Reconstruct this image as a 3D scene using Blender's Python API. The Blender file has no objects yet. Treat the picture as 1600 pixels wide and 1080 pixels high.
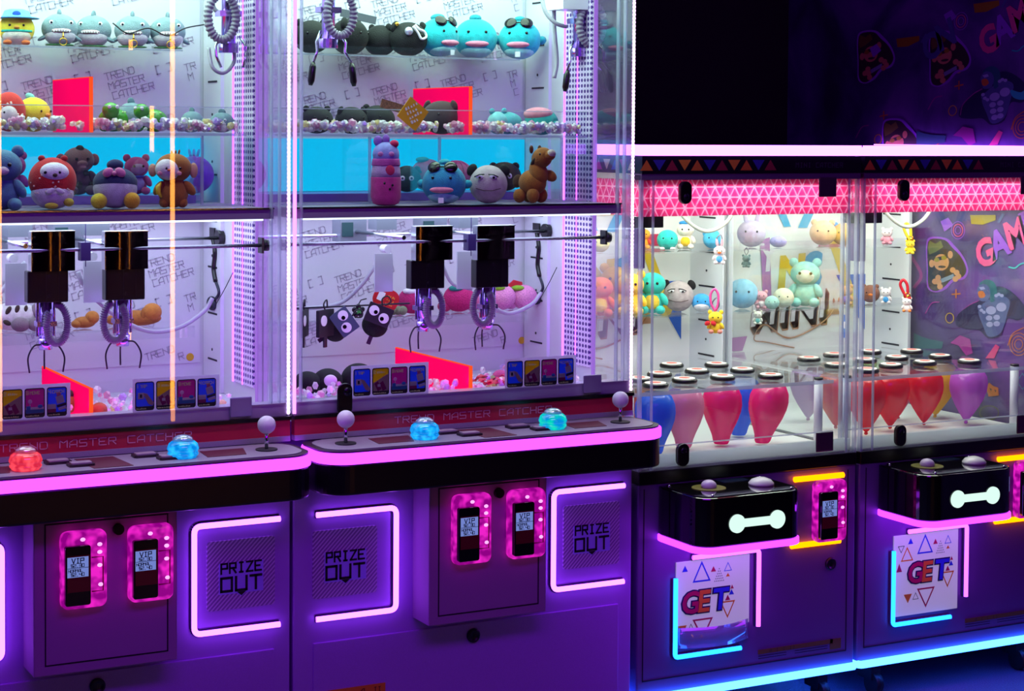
import bpy, bmesh, math, random
from mathutils import Matrix, Vector, Euler
random.seed(7)
sc = bpy.context.scene
COL = sc.collection
PI = math.pi

# ------------------------------------------------------------------ camera
F_PX, CX, CY = 2910.0, 800.0, 316.0            # focal length and principal point for a 1600x1080 frame
YAW, PITCH, ROLL = math.radians(27.9), math.radians(2.08), 0.0064
CAM = Vector((0.0, -4.4, 1.69))
_f = Vector((math.sin(YAW)*math.cos(PITCH), math.cos(YAW)*math.cos(PITCH), -math.sin(PITCH)))
_r = Vector((math.cos(YAW), -math.sin(YAW), 0))
_u = _r.cross(_f)
RGT = _r*math.cos(ROLL) + _u*math.sin(ROLL)
UPV = -_r*math.sin(ROLL) + _u*math.cos(ROLL)
FWD = _f
cd = bpy.data.cameras.new('camera')
cd.sensor_width = 36.0
cd.lens = F_PX/1600*36
cd.shift_x = 0.0
cd.shift_y = (CY-540)/1600
cam = bpy.data.objects.new('camera', cd)
COL.objects.link(cam)
cam.matrix_world = Matrix(((RGT.x, UPV.x, -FWD.x, CAM.x), (RGT.y, UPV.y, -FWD.y, CAM.y), (RGT.z, UPV.z, -FWD.z, CAM.z), (0, 0, 0, 1)))
sc.camera = cam

def _ray(x, y):
    return (x-CX)/F_PX*RGT - (y-CY)/F_PX*UPV + FWD
def at(x, y, Y=0.0):
    "measured point on the upright plane at depth Y"
    d = _ray(x, y); return CAM + d*((Y-CAM.y)/d.y)
def atX(x, y, X):
    d = _ray(x, y); return CAM + d*((X-CAM.x)/d.x)
def atZ(x, y, Z):
    d = _ray(x, y); return CAM + d*((Z-CAM.z)/d.z)

# ------------------------------------------------------------------ materials
_M = {}
def lin(c):
    if isinstance(c, str):
        c = c.lstrip('#'); c = tuple(int(c[i:i+2], 16)/255 for i in (0, 2, 4))
    return tuple((v/12.92 if v <= .04045 else ((v+.055)/1.055)**2.4) for v in c)
def node_mat(name):
    m = bpy.data.materials.new(name); m.use_nodes = True
    nt = m.node_tree; nt.nodes.clear()
    out = nt.nodes.new('ShaderNodeOutputMaterial')
    return m, nt, out
def mat(name, col, rough=.5, metal=0.0, noise=0.0, scale=60, bump=0.0, bscale=200, coat=0.0, sheen=0.0, speck=0.0):
    if name in _M: return _M[name]
    m, nt, out = node_mat(name)
    b = nt.nodes.new('ShaderNodeBsdfPrincipled')
    c = lin(col)
    b.inputs['Base Color'].default_value = (*c, 1)
    b.inputs['Roughness'].default_value = rough
    b.inputs['Metallic'].default_value = metal
    b.inputs['Coat Weight'].default_value = coat
    b.inputs['Coat Roughness'].default_value = .05
    b.inputs['Sheen Weight'].default_value = sheen
    tc = nt.nodes.new('ShaderNodeTexCoord')
    if noise or speck:
        n = nt.nodes.new('ShaderNodeTexNoise'); n.inputs['Scale'].default_value = scale
        n.inputs['Detail'].default_value = 3
        nt.links.new(tc.outputs['Object'], n.inputs['Vector'])
        rp = nt.nodes.new('ShaderNodeMapRange')
        rp.inputs['From Min'].default_value = .3; rp.inputs['From Max'].default_value = .7
        rp.inputs['To Min'].default_value = 1-noise; rp.inputs['To Max'].default_value = 1+noise
        nt.links.new(n.outputs['Fac'], rp.inputs['Value'])
        mx = nt.nodes.new('ShaderNodeMix'); mx.data_type = 'RGBA'; mx.blend_type = 'MULTIPLY'; mx.inputs[0].default_value = 1
        mx.inputs[6].default_value = (*c, 1)
        nt.links.new(rp.outputs[0], mx.inputs[7])
        nt.links.new(mx.outputs[2], b.inputs['Base Color'])
    if bump:
        n2 = nt.nodes.new('ShaderNodeTexNoise'); n2.inputs['Scale'].default_value = bscale; n2.inputs['Detail'].default_value = 2
        nt.links.new(tc.outputs['Object'], n2.inputs['Vector'])
        bp = nt.nodes.new('ShaderNodeBump'); bp.inputs['Strength'].default_value = bump; bp.inputs['Distance'].default_value = .003
        nt.links.new(n2.outputs['Fac'], bp.inputs['Height'])
        nt.links.new(bp.outputs[0], b.inputs['Normal'])
    nt.links.new(b.outputs[0], out.inputs[0])
    _M[name] = m
    return m
def plushm(col):
    if max(lin(col)) < .03: return mat('plush_'+col.lstrip('#'), '#0b0a0f', .8, noise=.14, scale=70, bump=.6, bscale=420)
    return mat('plush_'+col.lstrip('#'), col, .95, noise=.14, scale=70, bump=.6, bscale=420, sheen=.12)
def tmat(name, col, k=.6, rough=.3, gloss=.05):
    "thin printed film or rubber that lets light through"
    if name in _M: return _M[name]
    m, nt, out = node_mat(name); c = (*lin(col), 1)
    d = nt.nodes.new('ShaderNodeBsdfDiffuse'); t = nt.nodes.new('ShaderNodeBsdfTranslucent'); g = nt.nodes.new('ShaderNodeBsdfGlossy')
    d.inputs[0].default_value = c; t.inputs[0].default_value = c; g.inputs['Roughness'].default_value = rough
    a = nt.nodes.new('ShaderNodeMixShader'); a.inputs[0].default_value = k; b = nt.nodes.new('ShaderNodeMixShader'); b.inputs[0].default_value = gloss
    nt.links.new(d.outputs[0], a.inputs[1]); nt.links.new(t.outputs[0], a.inputs[2]); nt.links.new(a.outputs[0], b.inputs[1]); nt.links.new(g.outputs[0], b.inputs[2])
    nt.links.new(b.outputs[0], out.inputs[0]); _M[name] = m
    return m
def emit(name, rgb, s=1.0):
    "a glowing lamp surface, linear rgb"
    if name in _M: return _M[name]
    m, nt, out = node_mat(name)
    e = nt.nodes.new('ShaderNodeEmission')
    e.inputs[0].default_value = (*rgb, 1); e.inputs[1].default_value = s
    nt.links.new(e.outputs[0], out.inputs[0]); _M[name] = m
    return m
def clear(name, tint=(1, 1, 1), f0=.04, rough=0.0, haze=0.0, hazecol=(1, 1, 1)):
    "thin clear sheet: transmission plus a Schlick reflection, optionally a little diffuse haze"
    if name in _M: return _M[name]
    m, nt, out = node_mat(name)
    t = nt.nodes.new('ShaderNodeBsdfTransparent'); t.inputs[0].default_value = (*tint, 1)
    g = nt.nodes.new('ShaderNodeBsdfGlossy'); g.inputs['Roughness'].default_value = rough; g.inputs[0].default_value = (1, 1, 1, 1)
    lw = nt.nodes.new('ShaderNodeLayerWeight'); lw.inputs[0].default_value = .5
    p = nt.nodes.new('ShaderNodeMath'); p.operation = 'POWER'; p.inputs[1].default_value = 5
    a = nt.nodes.new('ShaderNodeMath'); a.operation = 'MULTIPLY_ADD'; a.inputs[1].default_value = 1-f0; a.inputs[2].default_value = f0
    nt.links.new(lw.outputs['Facing'], p.inputs[0]); nt.links.new(p.outputs[0], a.inputs[0])
    mx = nt.nodes.new('ShaderNodeMixShader')
    nt.links.new(a.outputs[0], mx.inputs[0])
    base = t.outputs[0]
    if haze:
        d = nt.nodes.new('ShaderNodeBsdfDiffuse'); d.inputs[0].default_value = (*hazecol, 1)
        tl = nt.nodes.new('ShaderNodeBsdfTranslucent'); tl.inputs[0].default_value = (*hazecol, 1)
        m0 = nt.nodes.new('ShaderNodeMixShader'); m0.inputs[0].default_value = .5
        nt.links.new(d.outputs[0], m0.inputs[1]); nt.links.new(tl.outputs[0], m0.inputs[2])
        m1 = nt.nodes.new('ShaderNodeMixShader'); m1.inputs[0].default_value = haze
        nt.links.new(t.outputs[0], m1.inputs[1]); nt.links.new(m0.outputs[0], m1.inputs[2])
        base = m1.outputs[0]
    nt.links.new(base, mx.inputs[1]); nt.links.new(g.outputs[0], mx.inputs[2])
    nt.links.new(mx.outputs[0], out.inputs[0]); _M[name] = m
    return m

# ------------------------------------------------------------------ mesh building
class MB:
    def __init__(s):
        s.bm = bmesh.new()
    def _fin(s, n0, m, smooth):
        s.bm.faces.ensure_lookup_table()
        for f in s.bm.faces[n0:]:
            f.material_index = m; f.smooth = smooth
        return s
    def box(s, x0, x1, y0, y1, z0, z1, m=0, R=None):
        n0 = len(s.bm.faces)
        P = [Vector(p) for p in ((x0, y0, z0), (x1, y0, z0), (x1, y1, z0), (x0, y1, z0), (x0, y0, z1), (x1, y0, z1), (x1, y1, z1), (x0, y1, z1))]
        if R is not None: P = [R @ p for p in P]
        v = [s.bm.verts.new(p) for p in P]
        for q in ((0, 3, 2, 1), (4, 5, 6, 7), (0, 1, 5, 4), (1, 2, 6, 5), (2, 3, 7, 6), (3, 0, 4, 7)):
            s.bm.faces.new([v[i] for i in q])
        return s._fin(n0, m, False)
    def ell(s, c, r, rot=(0, 0, 0), m=0, seg=20, rings=12):
        n0 = len(s.bm.faces)
        if isinstance(r, (int, float)): r = (r, r, r)
        M = Matrix.Translation(c) @ Euler(rot).to_matrix().to_4x4() @ Matrix.Diagonal((*r, 1))
        bmesh.ops.create_uvsphere(s.bm, u_segments=seg, v_segments=rings, radius=1, matrix=M)
        return s._fin(n0, m, True)
    def cyl(s, p0, p1, r0, r1=None, n=20, m=0, smooth=True):
        n0 = len(s.bm.faces)
        p0, p1 = Vector(p0), Vector(p1); d = p1-p0
        q = Vector((0, 0, 1)).rotation_difference(d.normalized()).to_matrix().to_4x4()
        M = Matrix.Translation((p0+p1)/2) @ q
        bmesh.ops.create_cone(s.bm, cap_ends=True, segments=n, radius1=r0, radius2=r0 if r1 is None else r1, depth=d.length, matrix=M)
        s._fin(n0, m, smooth)
        s.bm.faces.ensure_lookup_table()
        for f in s.bm.faces[n0:]:
            if len(f.verts) > 4: f.smooth = False
        return s
    def tube(s, pts, r, n=8, m=0, closed=False, cap=True):
        pts = [Vector(p) for p in pts]; k = len(pts); n0 = len(s.bm.faces)
        rs = r if isinstance(r, (list, tuple)) else [r]*k
        ref = None; rows = []
        for i, p in enumerate(pts):
            a = pts[i-1] if (i > 0 or closed) else p
            b = pts[(i+1) % k] if (i < k-1 or closed) else p
            t = (b-a).normalized()
            if ref is None:
                ref = Vector((0, 0, 1)) if abs(t.z) < .9 else Vector((1, 0, 0))
            ref = (ref - t*ref.dot(t)).normalized()
            bi = t.cross(ref)
            rows.append([s.bm.verts.new(p + (ref*math.cos(2*PI*j/n) + bi*math.sin(2*PI*j/n))*rs[i]) for j in range(n)])
        for i in range(k if closed else k-1):
            A, B = rows[i], rows[(i+1) % k]
            for j in range(n):
                s.bm.faces.new((A[j], A[(j+1) % n], B[(j+1) % n], B[j]))
        s._fin(n0, m, True)
        if cap and not closed:
            n1 = len(s.bm.faces)
            s.bm.faces.new(rows[0][::-1]); s.bm.faces.new(rows[-1])
            s._fin(n1, m, False)
        return s
    def lathe(s, prof, o, n=24, m=0, R=None, smooth=True):
        n0 = len(s.bm.faces); o = Vector(o); rows = []
        for r, z in prof:
            row = []
            for j in range(n):
                p = Vector((r*math.cos(2*PI*j/n), r*math.sin(2*PI*j/n), z))
                if R is not None: p = R @ p
                row.append(s.bm.verts.new(o+p))
            rows.append(row)
        for A, B in zip(rows, rows[1:]):
            for j in range(n):
                s.bm.faces.new((A[j], A[(j+1) % n], B[(j+1) % n], B[j]))
        s.bm.faces.new(rows[0][::-1]); s.bm.faces.new(rows[-1])
        return s._fin(n0, m, smooth)
    def prism(s, poly, a, b, plane='xz', m=0, smooth=False):
        n0 = len(s.bm.faces)
        def P(u, v, w):
            return {'xz': (u, w, v), 'yz': (w, u, v), 'xy': (u, v, w)}[plane]
        A = [s.bm.verts.new(P(u, v, a)) for u, v in poly]
        B = [s.bm.verts.new(P(u, v, b)) for u, v in poly]
        k = len(poly)
        f0 = s.bm.faces.new(A); f1 = s.bm.faces.new(B[::-1])
        for i in range(k):
            s.bm.faces.new((A[i], B[i], B[(i+1) % k], A[(i+1) % k]))
        return s._fin(n0, m, smooth)
    def sheet(s, poly, m=0):
        n0 = len(s.bm.faces)
        s.bm.faces.new([s.bm.verts.new(p) for p in poly])
        return s._fin(n0, m, False)
    def xform(s, M):
        bmesh.ops.transform(s.bm, matrix=M, verts=s.bm.verts); return s
    def build(s, name, mats, parent=None, bevel=0.0, seg=2, flat=False, sub=0, local=False):
        bmesh.ops.recalc_face_normals(s.bm, faces=s.bm.faces)
        if parent is not None and not local:
            o = wloc(parent)
            bmesh.ops.translate(s.bm, vec=-o, verts=s.bm.verts)
        me = bpy.data.meshes.new(name); s.bm.to_mesh(me); s.bm.free()
        for m in (mats if isinstance(mats, (list, tuple)) else [mats]): me.materials.append(m)
        ob = bpy.data.objects.new(name, me); COL.objects.link(ob)
        if parent is not None: ob.parent = parent
        if bevel:
            bv = ob.modifiers.new('bevel', 'BEVEL'); bv.width = bevel; bv.segments = seg; bv.limit_method = 'ANGLE'; bv.angle_limit = .6
        if sub:
            sb = ob.modifiers.new('sub', 'SUBSURF'); sb.levels = sub; sb.render_levels = sub
        return ob
def wloc(o):
    v = Vector((0, 0, 0))
    while o is not None:
        v += o.location; o = o.parent
    return v
def tag(o, label, cat, group=None, kind=None):
    if label: o['label'] = label
    if cat: o['category'] = cat
    if group: o['group'] = group
    if kind: o['kind'] = kind
    return o
def thing(name, label, cat, loc=(0, 0, 0), rot=(0, 0, 0), group=None):
    o = bpy.data.objects.new(name, None); COL.objects.link(o)
    o.empty_display_size = .02
    o.location = loc; o.rotation_euler = rot
    return tag(o, label, cat, group)
def struct(o):
    o['kind'] = 'structure'; return o
def rr(u0, u1, v0, v1, r, n=5):
    P = []
    for cx, cy, a in ((u1-r, v1-r, 0), (u0+r, v1-r, 90), (u0+r, v0+r, 180), (u1-r, v0+r, 270)):
        for i in range(n+1):
            t = math.radians(a+90*i/n); P.append((cx+r*math.cos(t), cy+r*math.sin(t)))
    return P
def smooth(pts, k=8):
    pts = [Vector(p) for p in pts]; P = [pts[0]*2-pts[1]]+pts+[pts[-1]*2-pts[-2]]; out = []
    for i in range(1, len(P)-2):
        a, b, c, d = P[i-1], P[i], P[i+1], P[i+2]
        for j in range(k):
            t = j/k
            out.append(.5*((2*b)+(c-a)*t+(2*a-5*b+4*c-d)*t*t+(3*b-a-3*c+d)*t**3))
    out.append(pts[-1]); return out
def corner(pts, r, n=6):
    "round the inner corners of a polyline"
    pts = [Vector(p) for p in pts]; out = [pts[0]]
    for a, b, c in zip(pts, pts[1:], pts[2:]):
        u = (a-b).normalized(); v = (c-b).normalized()
        p, q = b+u*r, b+v*r
        for i in range(n+1):
            t = i/n; out.append(p*(1-t)**2+b*2*t*(1-t)+q*t*t)
    return out+[pts[-1]]

# thin stroke lettering on a 4 x 6 grid, drawn as bars
GL = {'T': ['0646', '2026'], 'R': ['0006', '0646', '4643', '0343', '2340'], 'E': ['0006', '0646', '0333', '0040'],
      'N': ['0006', '0541', '4046'], 'D': ['0006', '0636', '3645', '4541', '4130', '3000'],
      'M': ['0006', '0624', '2446', '4640'], 'A': ['0004', '0426', '2646', '4640', '0242'], 'S': ['0040', '4043', '4303', '0306', '0646'],
      'C': ['4606', '0600', '0040'], 'H': ['0006', '4046', '0343'], 'P': ['0006', '0646', '4643', '0343'],
      'I': ['2026', '1636', '1030'], 'Z': ['0646', '4600', '0040'], 'O': ['0006', '0646', '4640', '4000'],
      'U': ['0600', '0040', '4046'], 'G': ['4606', '0600', '0040', '4043', '4323'], 'L': ['0600', '0040'], 'V': ['0620', '2046'],
      'K': ['0006', '0346', '0340'], 'B': ['0006', '0636', '3634', '0343', '4340', '4000'], 'W': ['0600', '0023', '2340', '4046'],
      '0': ['0006', '0646', '4640', '4000'], '2': ['0646', '4643', '4303', '0300', '0040'], '3': ['0646', '4640', '4000', '0343'],
      '4': ['0603', '0343', '4640'], '5': ['4606', '0603', '0343', '4340', '4000'], '6': ['4606', '0600', '0040', '4043', '4303'],
      '1': ['2026'], '8': ['0006', '0646', '4640', '4000', '0343'], '$': ['0040', '4043', '4303', '0306', '0646', '2026'], '.': ['1020'], ' ': []}
def letters(mb, txt, o, u, v, h, w=None, thick=.14, adv=None, d=None, lift=.0006, keep=None):
    "letter bars: o origin (lower left), u / v unit vectors, h letter height"
    o, u, v = Vector(o), Vector(u).normalized(), Vector(v).normalized()
    w = w or h*.72; adv = adv or w*1.35; nrm = u.cross(v)
    th = h*thick*.5
    for i, ch in enumerate(txt):
        if keep and not keep(o+u*(i*adv)) : continue
        for sg in GL.get(ch, []):
            a = Vector((int(sg[0])/4*w+i*adv, int(sg[1])/6*h)); b = Vector((int(sg[2])/4*w+i*adv, int(sg[3])/6*h))
            t = (b-a).normalized(); a = a-t*th; b = b+t*th; p = Vector((-t.y, t.x))*th
            mb.sheet([o+u*q.x+v*q.y+nrm*lift for q in (a-p, b-p, b+p, a+p)])
    return len(txt)*adv

def ftext(name, txt, loc, size, m, parent, offset=0.0, shear=0.0, tilt=0.0, space=1.0, rotz=0.0, ext=.0003):
    "printed lettering in a plain bold face, standing upright and facing -y"
    c = bpy.data.curves.new(name, 'FONT'); c.body = txt; c.size = size; c.offset = offset; c.shear = shear; c.extrude = ext; c.space_character = space; c.resolution_u = 3
    c.materials.append(m)
    tmp = bpy.data.objects.new(name, c)
    me = bpy.data.meshes.new_from_object(tmp); bpy.data.objects.remove(tmp); bpy.data.curves.remove(c)
    o = bpy.data.objects.new(name, me); COL.objects.link(o); o.parent = parent
    o.matrix_local = Matrix.Translation(Vector(loc)-wloc(parent)) @ Matrix.Rotation(rotz, 4, 'Z') @ Matrix.Rotation(PI/2, 4, 'X') @ Matrix.Rotation(tilt, 4, 'Z')
    return o

def squiggle(mb, o, u, v, n, h, step, seed=1, lift=.0006):
    "a line of print too small to read: short uneven marks"
    rng = random.Random(seed); o, u, v = Vector(o), Vector(u).normalized(), Vector(v).normalized(); nrm = u.cross(v)
    for i in range(n):
        a = i*step; w = step*rng.uniform(.45, .8); hh_ = h*rng.uniform(.55, 1)
        mb.sheet([o+u*x+v*y+nrm*lift for x, y in ((a, 0), (a+w, 0), (a+w*rng.uniform(.6, 1), hh_), (a+w*rng.uniform(0, .3), hh_))])
# ------------------------------------------------------------------ shared materials
CAB = mat('cabinet_paint', '#b68cdc', .42, noise=.10, scale=900)
CABD = mat('cabinet_panel', '#a983ac', .5, noise=.16, scale=1100)
BLACK = mat('black_plastic', '#08080b', .28)
GLOSSB = mat('gloss_black', '#050507', .06, coat=.6)
GROOVE = mat('groove_dark', '#15101c', .8)
WHITEP = mat('white_panel', '#cfccd8', .6)
STEEL = mat('polished_steel', '#c9ccd6', .16, metal=1)
DARKST = mat('dark_steel', '#3a3740', .35, metal=.8)
WHITEPL = mat('white_plastic', '#e9e8ee', .35)
GREYPL = mat('grey_plate', '#93839c', .45, noise=.12, scale=900)
PRINT = mat('grey_print', '#a79db2', .8)
HOSE = mat('grey_hose', '#a9a6b4', .45)
RED_BAND = mat('red_band', '#b0123c', .35)
BANDTXT = mat('band_lettering', '#d79ab4', .6)
GLASS = clear('clear_glass', (.97, .98, .985), .04)
SIDEGLASS = clear('side_glass', (.97, .97, .99), .06, haze=.08, hazecol=(.7, .45, 1))  # violet haze colour stands in for lamp light reflected in the panes
ACRYL = clear('clear_acrylic', (.97, .98, .99), .05, haze=.012, hazecol=(.8, .9, 1))
ACEDGE = clear('acrylic_edge', (.8, .82, .92), .12, haze=.35, hazecol=(.85, .9, 1))
FLUO = None
RIM = emit('rim_light', (2.2, .15, 5.0))
NEON = emit('pink_neon', (3.0, .58, 8.5))
BEAD = emit('bead_light', (3.2, 1.9, 3.3))
PLINE = emit('violet_line', (2.4, .55, 3.0))
CYAN = emit('cyan_neon', (.06, 1.1, 9.0))
YELLOW = emit('yellow_neon', (4.5, .80, 0.0))
ORANGE = emit('orange_neon', (1, .36, .06), 16)
TUBEW = emit('white_tube', (1.5, 1.7, 2.0))

def fluo(name, col, glow):
    "fluorescent acrylic: coloured transmission with a glow of its own dye, added as emission"
    m, nt, out = node_mat(name)
    t = nt.nodes.new('ShaderNodeBsdfTransparent'); t.inputs[0].default_value = (*col, 1)
    d = nt.nodes.new('ShaderNodeBsdfTranslucent'); d.inputs[0].default_value = (*lin('#ff1450'), 1)
    e = nt.nodes.new('ShaderNodeEmission'); e.inputs[0].default_value = (*glow, 1); e.inputs[1].default_value = .55
    a = nt.nodes.new('ShaderNodeAddShader'); mx = nt.nodes.new('ShaderNodeMixShader'); mx.inputs[0].default_value = .55
    nt.links.new(d.outputs[0], a.inputs[0]); nt.links.new(e.outputs[0], a.inputs[1])
    nt.links.new(t.outputs[0], mx.inputs[1]); nt.links.new(a.outputs[0], mx.inputs[2]); nt.links.new(mx.outputs[0], out.inputs[0])
    return m
FLUO = fluo('pink_fluorescent_acrylic', (1, .12, .35), (1.0, .004, .30))
FLUOE = emit('orange_acrylic_edge', (1.3, .10, .02), 1.0)

def slot_mat():
    "white side panel punched with rows of short dark slots"
    m, nt, out = node_mat('punched_panel')
    N = nt.nodes.new; L = nt.links.new
    tc = N('ShaderNodeTexCoord'); sp = N('ShaderNodeSeparateXYZ'); L(tc.outputs['Object'], sp.inputs[0])
    def mth(op, a, b=None):
        n = N('ShaderNodeMath'); n.operation = op
        for i, q in enumerate((a, b)):
            if q is None: continue
            if hasattr(q, 'node'): L(q, n.inputs[i])
            else: n.inputs[i].default_value = q
        return n.outputs[0]
    fz = mth('SUBTRACT', mth('FRACT', mth('DIVIDE', sp.outputs[2], .0160)), .5); fy = mth('SUBTRACT', mth('FRACT', mth('DIVIDE', sp.outputs[1], .0172)), .5)
    mask = mth('LESS_THAN', mth('ADD', mth('MULTIPLY', fz, fz), mth('MULTIPLY', fy, fy)), .108)
    mx = N('ShaderNodeMix'); mx.data_type = 'RGBA'; L(mask, mx.inputs[0])
    mx.inputs[6].default_value = (*lin('#e3d2f2'), 1); mx.inputs[7].default_value = (*lin('#4a1f86'), 1)
    b = N('ShaderNodeBsdfPrincipled'); b.inputs['Roughness'].default_value = .5
    L(mx.outputs[2], b.inputs['Base Color']); L(b.outputs[0], out.inputs[0])
    return m
SLOT = slot_mat()
def hatch_mat():
    m, nt, out = node_mat('hatched_plate')
    N = nt.nodes.new; L = nt.links.new
    tc = N('ShaderNodeTexCoord'); sp = N('ShaderNodeSeparateXYZ'); L(tc.outputs['Object'], sp.inputs[0])
    s = N('ShaderNodeMath'); s.operation = 'SUBTRACT'; L(sp.outputs[2], s.inputs[0]); L(sp.outputs[0], s.inputs[1])
    d = N('ShaderNodeMath'); d.operation = 'DIVIDE'; L(s.outputs[0], d.inputs[0]); d.inputs[1].default_value = .0115
    f = N('ShaderNodeMath'); f.operation = 'FRACT'; L(d.outputs[0], f.inputs[0])
    c = N('ShaderNodeMath'); c.operation = 'LESS_THAN'; L(f.outputs[0], c.inputs[0]); c.inputs[1].default_value = .45
    mx = N('ShaderNodeMix'); mx.data_type = 'RGBA'; L(c.outputs[0], mx.inputs[0])
    mx.inputs[6].default_value = (*lin('#8f7ba8'), 1); mx.inputs[7].default_value = (*lin('#d6c9e2'), 1)
    b = N('ShaderNodeBsdfPrincipled'); b.inputs['Roughness'].default_value = .5
    L(mx.outputs[2], b.inputs['Base Color']); L(b.outputs[0], out.inputs[0])
    return m
HATCH = hatch_mat()

def panel_print(mb, x0, x1, z0, z1, Y, ox=0.0, oz=0.0, h=.019, step=(.225, .128)):
    "rows of tilted three-line lettering and bracket marks printed on a back panel"
    a = math.radians(15); u = Vector((math.cos(a), 0, math.sin(a))); v = Vector((-math.sin(a), 0, math.cos(a)))
    nx = int((x1-x0)/step[0])+3; nz = int((z1-z0)/step[1])+3
    for j in range(-1, nz):
        for i in range(-1, nx):
            o = Vector((x0+ox+i*step[0]+(j % 2)*step[0]*.5, Y, z0+oz+j*step[1]+i*.03))
            for k, w in enumerate(('TREND', 'MASTER', 'CATCHER')):
                p = o - v*k*h*1.45 + u*(k*.004)
                letters(mb, w, p, u, v, h, thick=.13, adv=h*.92, keep=lambda q: x0+.008 < q.x < x1-.022 and z0+.006 < q.z < z1-.024)
            p = o+u*.145-v*.018; q = p+u*.03
            if p.x > x0+.01 and q.x < x1-.01 and z0+.02 < p.z < z1-.03:
                letters(mb, 'C', p, u, v, h*1.2, w=h*.5); letters(mb, 'C', q+u*.012+v*h*1.2, -u, -v, h*1.2, w=h*.5)

ICON = {1: '#3a86ff', 2: '#f2de1e', 3: '#e03ab4', 4: '#3a86ff'}
def card_set(M, px, py, cards=(1, 2, 3, 4), W=.0525):
    "a sticker strip of instruction cards on the inside of the glass; px, py = lower left corner in metres"
    Y = .012
    st = MB(); n = len(cards)
    st.box(px-.006, px+n*W+.004, Y, Y+.0012, py-.008, py+.078).build('instruction_strip', tmat('strip_backing', '#e6def4', .7), M)
    for i, c in enumerate(cards):
        x0 = px+i*W; x1 = x0+W-.005; z0 = py; z1 = py+.070; w = x1-x0
        mb = MB(); o_, i_ = rr(x0, x1, z0, z1, .006), rr(x0+.002, x1-.002, z0+.010, z1-.002, .004)
        for k in range(len(o_)):
            k2 = (k+1) % len(o_); mb.prism([o_[k], o_[k2], i_[k2], i_[k]], Y-.0022, Y-.0002, m=0)
        F = Y-.0018
        mb.prism(i_, F, Y-.001, m=1)
        def q(a, b, c2, d, m, r=.001, k=1): mb.prism(rr(x0+a*w, x0+b*w, z0+c2*.07, z0+d*.07, r), F-.0005*k, F, m=m)
        if c == 1:
            q(.14, .46, .40, .62, 2); q(.24, .35, .45, .57, 0, k=2)
            mb.prism([(x0+.40*w, z0+.62*.07), (x0+.62*w, z0+.58*.07), (x0+.98*w, z0+.25*.07), (x0+.90*w, z0+.16*.07), (x0+.70*w, z0+.22*.07), (x0+.52*w, z0+.44*.07)], F-.0006, F, m=3)
        elif c == 2:
            mb.prism([(x0+.04*w, z0+.14*.07), (x0+.04*w, z0+.44*.07), (x0+.96*w, z0+.78*.07), (x0+.96*w, z0+.14*.07)], F-.0004, F, m=3)
            for a in (.12, .42): mb.prism([(x0+a*w, z0+.42*.07), (x0+(a+.2)*w, z0+.52*.07), (x0+(a+.42)*w, z0+.22*.07), (x0+(a+.2)*w, z0+.14*.07)], F-.0008, F, m=4)
            q(.30, .48, .30, .40, 2, k=2)
        elif c == 3:
            mb.ell((x0+.26*w, F, z0+.55*.07), (.0052, .0008, .0052), m=2, seg=12, rings=8)
            q(.24, .28, .36, .52, 2); q(.05, .95, .15, .30, 5, k=1); q(.05, .95, .28, .36, 2, k=2); q(.08, .28, .28, .40, 5, k=3)
            mb.ell((x0+.76*w, F-.001, z0+.38*.07), (.006, .0008, .0042), m=5, seg=12, rings=8)
        else:
            q(.04, .45, .14, .42, 2); q(.04, .45, .14, .26, 4, k=2)
            a = math.radians(-14); R = Matrix.Translation((x0+.68*w, 0, z0+.5*.07)) @ Matrix.Rotation(a, 4, 'Y')
            for bx in ((-.009, .009, -.004, .014, 2), (-.011, .011, -.012, -.006, 0), (-.009, .009, -.020, -.013, 2), (-.005, .005, .014, .024, 6)):
                mb.box(bx[0], bx[1], F-.0008, F, bx[2], bx[3], m=bx[4], R=Matrix.Translation((0, 0, 0)) @ R)
        mb.build('instruction_card', [mat('card_black', '#14121c', .5), tmat('card_'+str(c), ICON[c], .75), tmat('card_white', '#ffffff', .75), tmat('card_skin', '#e9c7c0', .75),
                                      tmat('card_magenta', '#b02a86', .75), tmat('card_sky', '#4aa3e6', .75), tmat('card_pink', '#f78bc0', .75)], M)
        tx = MB(); tw = {1: 'TAP', 2: '', 3: 'MOVE', 4: 'CATCH'}[c]
        if c == 2: squiggle(tx, (x0+.26*w, F-.001, z0+.80*.07), (1, 0, 0), (0, 0, 1), 5, .0065, .005, 5)
        letters(tx, str(c), (x0+.06*w, F-.001, z0+.80*.07), (1, 0, 0), (0, 0, 1), .0075, thick=.2)
        letters(tx, tw, (x0+.26*w, F-.001, z0+.80*.07), (1, 0, 0), (0, 0, 1), .0065, adv=.0058, thick=.2)
        squiggle(tx, (x0+.06*w, F-.001, z0+.045*.07), (1, 0, 0), (0, 0, 1), (9, 13, 11, 10)[c-1], .0036, .0028, c)
        tx.build('lettering', mat('card_green', '#cfe48a', .6), M)

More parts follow.
